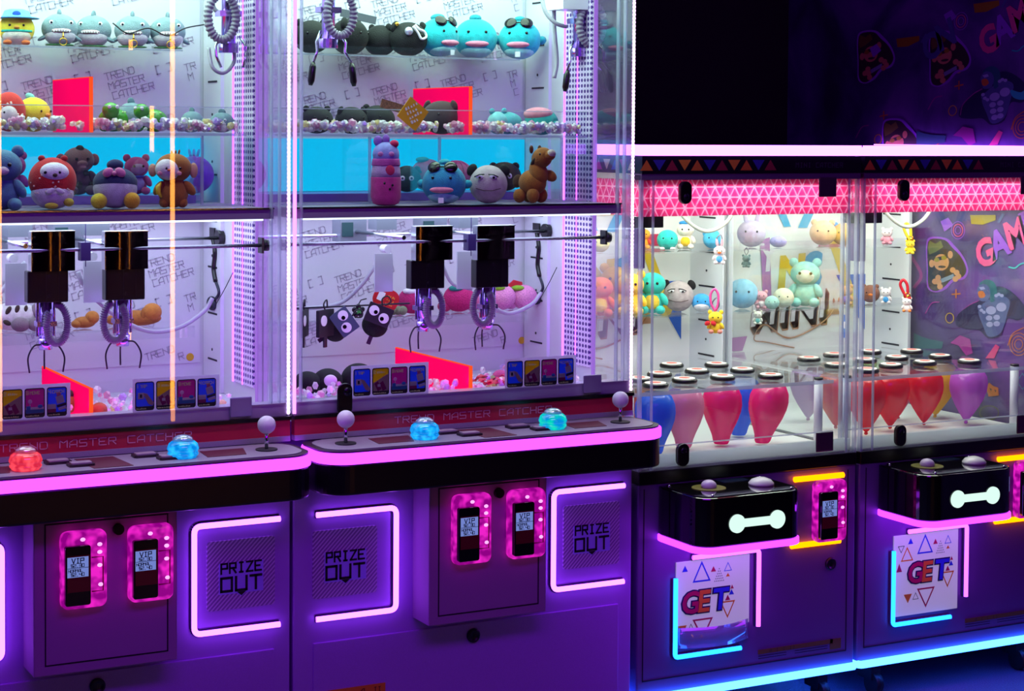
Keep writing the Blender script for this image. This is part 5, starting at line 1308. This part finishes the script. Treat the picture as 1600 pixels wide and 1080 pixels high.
tag(m.build('ticket_scraps', mat('scrap_red', '#b8203a', .5)), 'red paper scraps strewn on the gems beside the right pink divider', 'paper scraps', kind='stuff')

# ---- cables and wiring inside the tall machines
def cable(M, pts, r=.006, nm='cable_hose', m=HOSE):
    return MB().tube(smooth(pts, 8), r, n=9).build(nm, m, M)
cable(M1, [at(122, 425, .30), at(128, 440, .30), at(150, 468, .32), at(190, 500, .36), at(235, 518, .40), at(280, 512, .44), at(318, 487, .46), at(332, 466, .46)])
cable(M1, [at(40, 410, .40), at(24, 425, .40), at(8, 448, .40), at(-12, 470, .40)])
cable(M1, [at(150, 412, .34), at(137, 420, .34), at(140, 445, .34), at(155, 466, .33)], .0035)
cable(M2, [at(612, 398, .40), at(590, 412, .42), at(565, 445, .45), at(535, 472, .48), at(500, 480, .50), at(462, 482, .50)])
cable(M2, [at(690, 404, .32), at(694, 420, .32), at(708, 444, .32), at(738, 452, .30)], .005)
cable(M2, [at(752, 455, .30), at(765, 475, .34), at(795, 490, .38), at(830, 476, .42), at(845, 458, .45)])
for M, wr, dx in ((M1, wr1, 0), (M2, wr2, 506)):
    w = MB(); xx = wr-.014; q = lambda px, py: atX(px+dx, py-(8 if dx else 0), xx)
    w.tube(smooth([q(333, 372), q(336, 395), q(334, 420), q(337, 440)], 6), .007, n=8); w.build('cable_sleeve', BLACK, M)
    w = MB(); w.ell(q(331, 474), (.012, .03, .02), seg=14, rings=8); w.tube(smooth([q(337, 440), q(342, 458), q(334, 470)], 6), .004, n=7); w.build('cable_plug', mat('plug_dark', '#1f2133', .5), M)
    w = MB(); w.tube(smooth([q(338, 475), q(352, 450), q(364, 426)], 6), .0012, n=6); w.build('sensor_wire', BLACK, M)
    w = MB(); w.box(xx-.004, xx, q(333, 360).y-.02, q(333, 360).y+.02, q(333, 366).z-.012, q(333, 366).z+.018); w.build('cable_clip', BLACK, M)
# gantry frame behind the claws (motors and depth rails)
for M, x0, pts in ((M1, .690, (28, 152)), (M2, 1.704, (612, 742))):
    for px in pts:
        X = at(px, 384, .2).x
        g = MB(); g.cyl((X, .12, 1.413), (X, .47, 1.413), .006, n=12); g.build('depth_rail', STEEL, M)
        g = MB(); g.box(X-.05, X+.03, .44, .50, 1.385, 1.455); g.box(X+.00, X+.06, .30, .36, 1.425, 1.455); g.build('gantry_motor', mat('motor_grey', '#8f93a4', .35, metal=.5), M)
        g = MB(); g.box(X-.045, X-.012, .437, .440, 1.40, 1.44); g.build('motor_mark', mat('board_teal', '#24484c', .5), M)
        g = MB(); g.cyl((X-.01, .2, 1.378), (X-.01, .235, 1.378), .011, n=16); g.build('pulley', WHITEPL, M)
        g = MB(); g.box(X-.012, X+.042, .285, .29, 1.255, 1.36); g.build('side_plate', mat('plate_pale', '#c3c2d2', .3, metal=.3), M)
    cx = at(133 if M is M1 else 735, 384, .115).x
    g = MB(); g.box(cx-.014, cx+.010, .10, .13, 1.375, 1.42); g.box(cx-.001, cx+.001, .11, .112, 1.36, 1.474); g.build('rail_stop', mat('stop_violet', '#4a3a78', .4), M)
# yellow smudge stickers and stray fittings
for M, px, py in ((M1, 297, 558), (M2, 815, 532)):
    c = at(px, py, BK-.004); g = MB(); g.cyl((c.x, BK-.0045, c.z), (c.x, BK-.0037, c.z), .011, n=16); g.build('yellow_sticker', mat('sticker_yellow', '#c9a41e', .6), M)
c = at(538, 617, -.008); g = MB(); g.prism(rr(c.x-.021, c.x+.021, .970, c.z+.030, .018), -.014, -.0085); hg = g.build('door_hinge', BLACK, M2, bevel=.003)
g = MB(); g.ell((c.x+.006, -.014, c.z+.008), (.012, .006, .012), seg=14, rings=8); g.build('hinge_pin', mat('pin_shine', '#2a2635', .15, metal=.8), hg)
# upper grabbers hanging at the top of the picture
def upper_claw(M, px, py, kind):
    Y = .28; c = at(px, py, Y)
    g = MB(); g.cyl((c.x, Y, c.z-.01), (c.x, Y, 2.16), .018, n=20); g.cyl((c.x, Y, c.z-.035), (c.x, Y, c.z-.01), .026, n=20); g.box(c.x-.03, c.x+.03, Y-.02, Y+.02, c.z+.06, c.z+.075)
    pl = g.build('plunger', mat('plunger_metal', '#b9a6d2', .2, metal=1), M)
    for s in (-1, 1):
        f = MB(); f.tube([(c.x+s*.026, Y-.01, c.z+.01), (c.x+s*.042, Y-.02, c.z-.02), (c.x+s*.040, Y-.02, c.z-.045), (c.x+s*(.055 if kind else .03), Y-.03, c.z-.075)], .004, n=8); f.build('grabber_finger', STEEL, pl)
        if kind:
            f = MB(); a = Vector((c.x+s*.055, Y-.03, c.z-.075)); b = a+Vector((s*.008, 0, -.062)); f.tube([a, a*.8+b*.2, a*.2+b*.8, b], [.005, .0095, .0095, .005], n=12); f.build('finger_grip', BLACK, pl)
    pts, rs = coil((c.x+(-.03 if not kind else .02), Y-.035, c.z+.055), .036, .011, 26, 2.0, 2.0+5.4, sz=1.6, dy=-.02)
    MB().tube(pts, rs, n=9).build('coil_hose', mat('coil_grey', '#8f8799', .4), pl)
    return pl
upper_claw(M1, 357, 62, 0); upper_claw(M2, 513, 55, 1); upper_claw(M2, 905, 70, 1)
cable(M1, [at(330, -10, .30), at(334, 12, .30), at(345, 22, .30)], .006)
cable(M1, [at(326, 75, .28), at(332, 105, .26), at(350, 114, .26), at(366, 95, .27), at(362, 60, .28)], .005)
cable(M2, [at(845, -12, .32), at(852, 18, .30), at(868, 36, .28), at(885, 42, .28)], .006)
cable(M2, [at(866, -12, .34), at(866, 40, .33), at(870, 95, .32), at(866, 122, .32)], .006)
g = MB(); c = at(893, 5, .28); g.box(c.x-.05, c.x+.05, .24, .34, c.z-.02, c.z+.08); g.build('crane_body', WHITEPL, M2)
# orange neon tubes standing across the aisle, mirrored in the front glass
for i, (px, lab) in enumerate(((270, 'orange neon tube standing across the aisle'), (-1, 'orange neon tube standing across the aisle, further along'))):
    p = at(px, 300, 0); X = p.x+p.x/4.4*6.0
    t = thing('neon_tube_light', lab, 'neon light', (X, -6.0, 0))
    m = MB(); m.cyl((X, -6.0, .02), (X, -6.0, 2.75), .0125, n=10); m.build('tube', ORANGE, t)
    m = MB(); m.cyl((X, -6.0, 0), (X, -6.0, .02), .03, n=20); m.build('base', BLACK, t)
# ------------------------------------------------------------------ neon graffiti mural on the side wall
WX = 4.3085
MUR = thing('wall_mural', 'dark purple graffiti mural with GAME lettering and gamer gorillas', 'mural', (WX, .6, 1.2))
MC = {k: mat('mural_'+k, v, .6) for k, v in dict(pink='#e04a86', violet='#8f45c4', fur='#352d2a', skin='#c98d5c', olive='#6b6a2a', steel='#7f93a8', cyan='#2fb3b0', slate='#4d5a8a', pale='#9c9cc6', navy='#221f4a', yellow='#c7a13a', orange='#c9702e', magenta='#a22f8f', teal='#25606a', gold='#9a8a1e').items()}
_lay = [0]
def mpoly(name, col, pts, off=(0, 0), soft=False):
    "flat painted patch from measured outline points"
    _lay[0] += 1; x = WX-.0003-(_lay[0] % 40)*.00004
    if soft:
        V = [Vector((a, b, 0)) for a, b in pts]; n = len(V); V = smooth(V[-2:]+V+V[:2], 4)[8:8+n*4]; pts = [(v.x, v.y) for v in V]
    P = [atX(a, b, WX) for a, b in pts]
    m = MB(); m.sheet([(x, p.y+off[0], p.z+off[1]) for p in P]); return m.build(name, MC[col], MUR)
def mell(name, col, cx, cy, rx, ry, off=(0, 0), rot=0, n=18):
    c, s = math.cos(rot), math.sin(rot)
    return mpoly(name, col, [(cx+rx*math.cos(t)*c-ry*math.sin(t)*s, cy+rx*math.cos(t)*s+ry*math.sin(t)*c) for t in [2*PI*i/n for i in range(n)]], off)
def mring(name, col, cx, cy, rx, ry, w, off=(0, 0), n=24, a0=0, a1=2*PI):
    _lay[0] += 1; x = WX-.0003-(_lay[0] % 40)*.00004; m = MB()
    for i in range(n):
        t0, t1 = a0+(a1-a0)*i/n, a0+(a1-a0)*(i+1)/n
        q = [atX(cx+(rx+d)*math.cos(t), cy+(ry+d)*math.sin(t), WX) for t, d in ((t0, 0), (t1, 0), (t1, w), (t0, w))]
        m.sheet([(x, p.y+off[0], p.z+off[1]) for p in q])
    return m.build(name, MC[col], MUR)
def mline(name, col, pts, w, off=(0, 0)):
    m = MB(); _lay[0] += 1; x = WX-.0003-(_lay[0] % 40)*.00004
    P = [Vector((a, b, 0)) for a, b in pts]; P = smooth(P, 4)
    for a, b in zip(P, P[1:]):
        d = (b-a).normalized(); k = Vector((-d.y, d.x, 0))*w*.5
        q = [atX(v.x, v.y, WX) for v in (a-k, b-k, b+k, a+k)]; m.sheet([(x, p.y+off[0], p.z+off[1]) for p in q])
    return m.build(name, MC[col], MUR)
def gamer(off):
    g = 'gorilla_print'
    mpoly(g, 'violet', [(1447, 385), (1453, 371), (1478, 372), (1492, 384), (1506, 402), (1513, 422), (1507, 436), (1490, 440), (1478, 452), (1462, 457), (1449, 449), (1448, 420)], off, True)
    mpoly(g, 'fur', [(1449, 388), (1454, 374), (1476, 375), (1488, 387), (1502, 402), (1510, 421), (1504, 433), (1488, 436), (1476, 448), (1462, 455), (1451, 447), (1450, 418)], off, True)
    mpoly(g, 'olive', [(1450, 388), (1452, 376), (1462, 381), (1470, 376), (1474, 386), (1462, 394), (1452, 398)], off)
    mell(g, 'skin', 1471, 410, 12, 13, off); mell(g, 'skin', 1485, 398, 4, 6, off); mell(g, 'skin', 1456, 412, 4, 6, off)
    mpoly(g, 'fur', [(1459, 403), (1470, 401), (1480, 398), (1481, 403), (1473, 406), (1462, 408)], off)
    mell(g, 'gold', 1464, 406, 4, 3.5, off); mell(g, 'gold', 1475, 403, 4, 3.5, off); mell(g, 'fur', 1472, 417, 6, 2, off)
    mpoly(g, 'steel', [(1470, 436), (1490, 428), (1491, 434), (1472, 442)], off)
    for x, y in ((1466, 434), (1467, 441), (1469, 448), (1461, 440), (1489, 422), (1495, 426), (1498, 432), (1493, 436)): mell(g, 'skin', x, y, 4.5, 4.5, off, n=12)
def brute(off):
    g = 'gorilla_print'
    mpoly(g, 'navy', [(1494, 508), (1497, 492), (1514, 478), (1530, 470), (1548, 452), (1566, 448), (1588, 462), (1604, 486), (1592, 500), (1574, 498), (1564, 524), (1544, 528), (1530, 516), (1512, 514)], off, True)
    mpoly(g, 'slate', [(1529, 486), (1540, 472), (1562, 462), (1578, 470), (1574, 492), (1564, 520), (1545, 526), (1536, 508)], off, True)
    mpoly(g, 'teal', [(1530, 444), (1540, 437), (1552, 440), (1558, 452), (1556, 468), (1548, 472), (1546, 456), (1538, 448)], off, True)
    mpoly(g, 'slate', [(1527, 452), (1534, 444), (1544, 447), (1548, 458), (1543, 470), (1532, 470), (1530, 464)], off, True)
    mpoly(g, 'orange', [(1529, 456), (1536, 455), (1540, 462), (1535, 466), (1530, 464)], off, True); mpoly(g, 'pale', [(1530, 449), (1538, 448), (1540, 452), (1533, 453)], off)
    for i, (x, y, rx, ry) in enumerate(((1536, 482, 8, 6), (1562, 466, 8, 6), (1549, 485, 8, 6.5), (1565, 480, 8, 7))): mell(g, 'slate' if i < 2 else 'pale', x, y, rx, ry, off)
    for x, y in ((1531, 479), (1534, 485), (1538, 488), (1557, 462), (1561, 460), (1566, 462)): mell(g, 'pale', x, y, 3, 2.6, off, n=10)
    for x, y in ((1546, 497), (1558, 496), (1547, 507), (1558, 506), (1549, 517), (1558, 516)): mell(g, 'pale', x, y, 5.2, 4.2, off, n=12)
    mpoly(g, 'cyan', [(1574, 478), (1590, 484), (1601, 478), (1603, 492), (1592, 496), (1578, 490)], off, True)
    mline(g, 'magenta', [(1496, 506), (1500, 490), (1516, 476), (1530, 470)], 1.3, off)
def swirls(off):
    w = 'swirl_print'
    for r in (13, 9, 5): mring(w, 'violet' if r != 9 else 'pink', 1497, 360, r*.75, r, 1.1, off)
    mring(w, 'yellow', 1484, 497, 5.5, 7, 1.4, off)
    for r in (17, 12, 7): mring(w, 'orange', 1592, 538, r*.8, r, 1.2, off)
    mline(w, 'orange', [(1575, 540), (1582, 522), (1600, 512)], 1.4, off)
    mline('spark_print', 'orange', [(1494, 452), (1494, 466)], 2, off); mline('spark_print', 'orange', [(1487, 460), (1501, 459)], 2, off)
    mline(w, 'cyan', [(1576, 417), (1586, 419), (1594, 413), (1606, 410)], 2.2, off); mline(w, 'magenta', [(1446, 490), (1456, 474), (1468, 472)], 1.6, off)
    mpoly('blob_print', 'teal', [(1428, 520), (1440, 526), (1452, 530), (1474, 534), (1472, 545), (1428, 545)], off)
    mpoly('blob_print', 'magenta', [(1485, 536), (1500, 524), (1516, 530), (1520, 552), (1510, 556), (1498, 540)], off); mpoly('blob_print', 'pink', [(1540, 560), (1556, 538), (1562, 542), (1554, 560)], off)
    mpoly('blob_print', 'gold', [(1516, 336), (1518, 350), (1536, 351), (1556, 344), (1556, 336)], off); mline(w, 'slate', [(1560, 348), (1568, 334)], 4, off)
    mpoly('blob_print', 'violet', [(1470, 346), (1482, 340), (1490, 352), (1476, 362)], off)
def game(off, txt='GAME', col=('pink', 'violet', 'pink', 'violet'), p0=(1531, 420)):
    p = atX(p0[0], p0[1], WX)
    for i, ch in enumerate(txt):
        a = math.radians(27); d = .062*i
        ftext('lettering', ch, (WX-.0022, p.y+off[0]-d*math.cos(a)*1.25, p.z+off[1]+d*math.sin(a)*1.25), .125, MC[col[i % len(col)]], MUR, offset=.005, tilt=a*.8, rotz=-PI/2, shear=.0)
DZ = atX(1537, 68, WX).z-atX(1535, 400, WX).z
for k in (0, 1):
    o = (0, DZ*k); gamer(o); brute(o); swirls(o); game(o)
DY = atX(1365, 62, WX).y-atX(1480, 90, WX).y
gamer((DY, DZ+.02)); gamer((DY*.62, DZ-.30)); game((DY*.72, DZ+.0), 'ON', ('slate', 'slate'), (1531, 425)); swirls((DY, DZ-.1))
mpoly('tiger_print', 'orange', [(1541, 606), (1546, 598), (1552, 603), (1560, 606), (1561, 618), (1545, 620)]); mpoly('tiger_print', 'fur', [(1546, 606), (1550, 608), (1549, 612)]); mpoly('tiger_print', 'fur', [(1554, 609), (1557, 610), (1556, 614)])
mring('swirl_print', 'cyan', 1598, 596, 8, 12, 1.2, n=4); mring('swirl_print', 'olive', 1546, 645, 14, 10, 1.6)
mline('swirl_print', 'magenta', [(1424, 400), (1440, 430), (1428, 450)], 5)

# ------------------------------------------------------------------ toys and charms in the low machines
S1, S2 = SZ1+.001, SZ2+.001
def mini_toy(f, px, yt, yb, Y, Z, *a, **k):
    p = on(px, Z, Y, (yt+yb)/2); return f(a[0], a[1], p, hh(px, yt, yb, Y)*.95, *a[2:], **k)
mini_toy(sit_toy, 938, 430, 498, .73, S2, 'plush_bear', 'orange toy with a yellow belly seen through the tall machine side glass', '#e0692a', ear=None, belly='#e8b83a')
mini_toy(sit_toy, 962, 418, 497, .83, S2, 'plush_bear', 'golden toy behind the orange one beside the light bead strip', '#d9a51e', ear='round')
mini_toy(sit_toy, 985, 424, 496, .73, S2, 'plush_bear', 'yellow bear toy directly left of the light bead strip', '#ecc233', ear='round', muz='#e0a860')
mini_toy(sit_toy, 1019, 424, 495, .74, S2, 'plush_turtle', 'turquoise toy wearing a yellow vest on the middle shelf', '#2fc0b4', ear=None, belly='#dcb93a', arms='#2fc0b4')
mini_toy(sit_toy, 1001, 440, 495, .84, S2, 'plush_chick', 'small yellow toy between the bead strip and the turquoise toy', '#ecc233', ear=None)
p = on(1060, S2, .76, 470); T = grumpy(p, hh(1060, 443, 494, .76), 'beige puppy toy with drowsy eyes on the middle shelf of the first low machine')
mini_toy(ball_toy, 905, 458, 490, .71, S2, 'plush_monster', 'pale blue toy with a pink dot at the left end of the middle shelf', '#8fb9d8', ear='round')
mini_toy(ball_toy, 918, 357, 393, .78, S1, 'plush_pig', 'rose pink toy on the top shelf behind the tall machine rail', '#e890a0', ear='round')
mini_toy(ball_toy, 938, 362, 393, .71, S1, 'plush_chick', 'pale yellow toy in front of the rose pink one on the top shelf', '#e6dc6a')
mini_toy(sit_toy, 983, 356, 392, .75, S1, 'plush_rabbit', 'white lilac toy on the top shelf left of the bead strip', '#c9c4dc', ear='round', feet='#d06a9c')
mini_toy(sit_toy, 1006, 356, 391, .80, S1, 'plush_bird', 'orange and red toy on the top shelf right of the bead strip', '#e8952a', ear=None, arms='#cf3a2a')
mini_toy(ball_toy, 1043, 356, 391, .74, S1, 'plush_turtle', 'turquoise toy with white feet on the top shelf', '#28b8ae', feet='#ece9e4', ear=None)
T = mini_toy(sit_toy, 1071, 344, 390, .75, S1, 'plush_duck', 'white toy with a yellow sash and blue cap on the top shelf', '#e9e4d4', ear=None, belly='#e0b52a'); T.part('cap', '#2a86c8', ((0, .0, .93), (.24, .22, .09)))
mini_toy(ball_toy, 1114, 356, 389, .735, S1, 'plush_elephant', 'sky blue toy at the right end of the top shelf by the column', '#4fb5e0', ear='flop')
mini_toy(ball_toy, 1096, 460, 492, .72, S2, 'plush_whale', 'blue and white toy beside the drowsy beige puppy', '#3d9fe0', belly='#e4e6ea')
def charm(name, label, px, py, Y, h, col, ear='round', belly=None, cord=None, strap=None, **k):
    h *= 1.2; c = at(px, py, Y); p = Vector((c.x, Y, c.z-h*.5)); T = sit_toy(name, label, p, h, col, ear=ear, belly=belly, **k)
    T.t['category'] = 'charm'
    if strap:
        w = T.mesh('strap', mat('strap_'+strap.lstrip('#'), strap, .45), lambda mb: [mb.tube(smooth([(0, 0, .95), (-.25, .0, 1.35), (-.45, .0, 1.85), (-.25, 0, 2.15), (.0, 0, 1.8), (.05, 0, 1.2)], 5), .10, n=8)])
        T.mesh('key_ring', GOLD, lambda mb: [mb.tube([(.0+.2*math.cos(i*PI/8), -.03, 1.08+.2*math.sin(i*PI/8)) for i in range(16)], .05, n=6, closed=True), mb.ell((.05, -.05, 1.05), .12, seg=10, rings=8)])
    else: T.mesh('hang_loop', mat('charm_chain', '#8f8f9a', .3, metal=.8), lambda mb: mb.tube(smooth([(0, 0, .95), (-.15, 0, 1.3), (.05, 0, 1.55), (.15, 0, 1.25), (.03, 0, 1.0)], 5), .03, n=6))
    return T
charm('bunny_charm', 'white bunny charm with a blue shirt hanging in front of the corner column', 1124, 398, .45, .050, '#e8dfe2', ear='long', earcol='#e6a8b8', belly='#4f9fd8', muz='#e0703a')
T = charm('bear_charm', 'yellow bear charm with a red bow hanging under a pink loop', 1118, 503, .42, .060, '#ecd02a', feet='#d98a7a'); T.t['category'] = 'charm'
T.mesh('bow', '#d0202a', lambda mb: [mb.ell((-.22+q*.13, -.28, .46), (.13, .07, .10), (0, q*.5, 0), seg=12, rings=8) for q in (-1, 1)])
T.mesh('pink_loop', mat('strap_e0559c', '#e0559c', .4), lambda mb: mb.tube(smooth([(0, 0, .95), (-.2, 0, 1.3), (-.22, 0, 1.7), (-.05, 0, 1.92), (.1, 0, 1.7), (.1, 0, 1.3), (.02, 0, 1.0)], 5), .055, n=8))
# second low machine, seen through the side glass of the first
mini_toy(sit_toy, 1258, 410, 488, .74, S2, 'plush_cat', 'fluffy aqua toy with a pale face in front of the big lettering', '#8fd0c4', ear='round', face='#dfe6d2')
mini_toy(ball_toy, 1224, 452, 487, .72, S2, 'plush_rabbit', 'cream toy with a bright blue bow beside the fluffy aqua one', '#e4ddc0', ear=None)
mini_toy(ball_toy, 1160, 434, 486, .76, S2, 'plush_whale', 'pale blue round toy by the column behind the pane', '#8cc8e0')
mini_toy(sit_toy, 1190, 458, 489, .72, S2, 'plush_bear', 'small pink and white toy on the middle shelf behind the pane', '#e6a8b4', belly='#ece4e4')
mini_toy(ball_toy, 1206, 466, 490, .69, S2, 'plush_sheep', 'small pale mint toy at the shelf edge behind the pane', '#a9d8cc')
mini_toy(ball_toy, 1174, 338, 385, .76, S1, 'plush_rabbit', 'pale lilac fluffy toy on the top shelf behind the pane', '#cbb6d6', ear='long')
mini_toy(ball_toy, 1216, 366, 386, .71, S1, 'plush_cat', 'small lavender toy lying on the top shelf behind the hose', '#a99ad8', w=.7)
mini_toy(ball_toy, 1286, 340, 384, .74, S1, 'plush_bear', 'peach coloured toy on the top shelf by the door edge', '#e6b98a', ear='round')
mini_toy(ball_toy, 1318, 346, 385, .72, S1, 'plush_bear', 'orange and blue toy squeezed between the two low machines on the top shelf', '#d9a052', ear='round', earcol='#4f8fd8')
mini_toy(sit_toy, 1322, 456, 490, .72, S2, 'plush_bear', 'tan and purple toy squeezed between the two low machines on the middle shelf', '#d09a58', belly='#7a5ac0')
charm('bear_charm', 'small grey charm on a yellow cord hanging before the back panel', 1166, 408, .60, .035, '#5f7a78')
c = charm('cloud_charm', 'white charm with pastel spots hanging below the middle shelf', 1184, 496, .62, .038, '#e6e8d8', belly='#6cc8c0')
# second low machine, by the white column
T = mini_toy(sit_toy, 1386, 350, 378, .70, S1, 'plush_rabbit', 'small pink and white toy on the top shelf beside the yellow strap', '#e59aac', head='#eedfe0', ear='round')
mini_toy(ball_toy, 1360, 445, 476, .76, S2, 'plush_bear', 'brown curly toy with an orange mouth beside the yellow stripe', '#8a5a48', ear='round', muz='#e0803a')
mini_toy(sit_toy, 1384, 447, 474, .70, S2, 'plush_rabbit', 'white toy with a blue shirt in front of the white column', '#ebe6e6', belly='#3d9fe0', ear='round')
charm('bear_charm', 'yellow charm hanging from a wide yellow strap by the mural', 1422, 386, .50, .040, '#ecd02a', strap='#e3c51c')
T = charm('cat_charm', 'white charm with a red hat on an orange base, under a red strap', 1417, 476, .50, .042, '#f0ece8', strap='#c4182a', feet='#e0803a'); T.part('hat', '#c8202a', ((.12, 0, .95), (.18, .18, .1)))
ct = thing('hanging_card', 'blue card charm hanging low between the two low machines', 'card', at(1319, 508, .5)); c = at(1319, 508, .5)
m = MB(); m.prism(rr(c.x-.010, c.x+.010, c.z-.042, c.z+.034, .003), .499, .501); m.build('card', mat('card_blue2', '#3d7fd0', .4), ct); m = MB(); m.ell((c.x, .4985, c.z), (.005, .0008, .012), seg=10, rings=8); m.build('print', EYEW, ct)
gems(wl1+.03, wr1-.04, .224, .40, PT+.001, 900, 'loose pink and clear acrylic gems around the green toys in the left tall machine', 5)
gems(wl2+.03, wr2-.04, .224, .40, PT+.001, 900, 'loose clear acrylic gems around the black toys in the right tall machine', 6)
gems(wl1+.03, wr1-.10, .10, .40, .9755, 330, 'pale acrylic gems on the prize floor of the left tall machine', 8, .035)
gems(wl2+.03, wr2-.10, .10, .40, .9755, 330, 'pale acrylic gems on the prize floor of the right tall machine', 9, .035)

# ------------------------------------------------------------------ lamps
def area(name, loc, rot, sx, sy, col, w, spread=180):
    l = bpy.data.lights.new(name, 'AREA'); l.shape = 'RECTANGLE'; l.size = sx; l.size_y = sy
    l.color = col; l.energy = w; l.spread = math.radians(spread)
    o = bpy.data.objects.new(name, l); COL.objects.link(o); o.location = loc; o.rotation_euler = rot
    return o
for cx in ((.69+1.704)/2, (1.704+2.718)/2):
    area('shelf_lamp', (cx, .30, 1.468), (0, 0, 0), .93, .48, (.66, .80, 1), 5.4)
    area('header_lamp', (cx, .32, 2.235), (0, 0, 0), .93, .5, (.62, 1, .78), 12.0)
    area('ledge_lamp', (cx, .06, 1.03), (math.radians(118), 0, 0), .9, .03, (.62, .04, 1), .75)
for cx in ((2.718+3.499)/2, (3.499+4.28)/2):
    area('mini_lamp', (cx, .40, 1.572), (0, 0, 0), .7, .6, (.92, 1, .84), 9)
    area('canopy_bar', (cx, .045, 1.555), (math.radians(14), 0, 0), .68, .03, (.95, 1, .90), 3.2)
area('aisle_lamp', (1.1, -2.6, 2.7), (math.radians(50), 0, math.radians(-5)), 2.2, .5, (.36, .0, 1), 32)
area('front_fill', (1.5, -.50, 2.75), (math.radians(6), 0, 0), 2.0, .12, (.86, .78, 1), 7, 90)  # added fill without a known fixture, lifts deck, cards and front toys
area('aisle_lamp', (4.0, -2.4, 2.7), (math.radians(50), 0, math.radians(10)), 1.5, .5, (.34, .02, 1), 2.2)
w = bpy.data.worlds.new('world'); sc.world = w; w.use_nodes = True
w.node_tree.nodes['Background'].inputs[0].default_value = (.02, .0, .05, 1)
w.node_tree.nodes['Background'].inputs[1].default_value = .12

vs = sc.view_settings
sc.display_settings.display_device = 'sRGB'
vs.view_transform = 'Standard'; vs.look = 'None'; vs.exposure = 0; vs.gamma = 1; vs.use_curve_mapping = False
cy = sc.cycles
cy.use_denoising = True
cy.max_bounces = 8; cy.diffuse_bounces = 3; cy.glossy_bounces = 4; cy.transmission_bounces = 6; cy.transparent_max_bounces = 48
cy.caustics_reflective = False; cy.caustics_refractive = False
cy.sample_clamp_indirect = 6
cy.use_light_tree = True
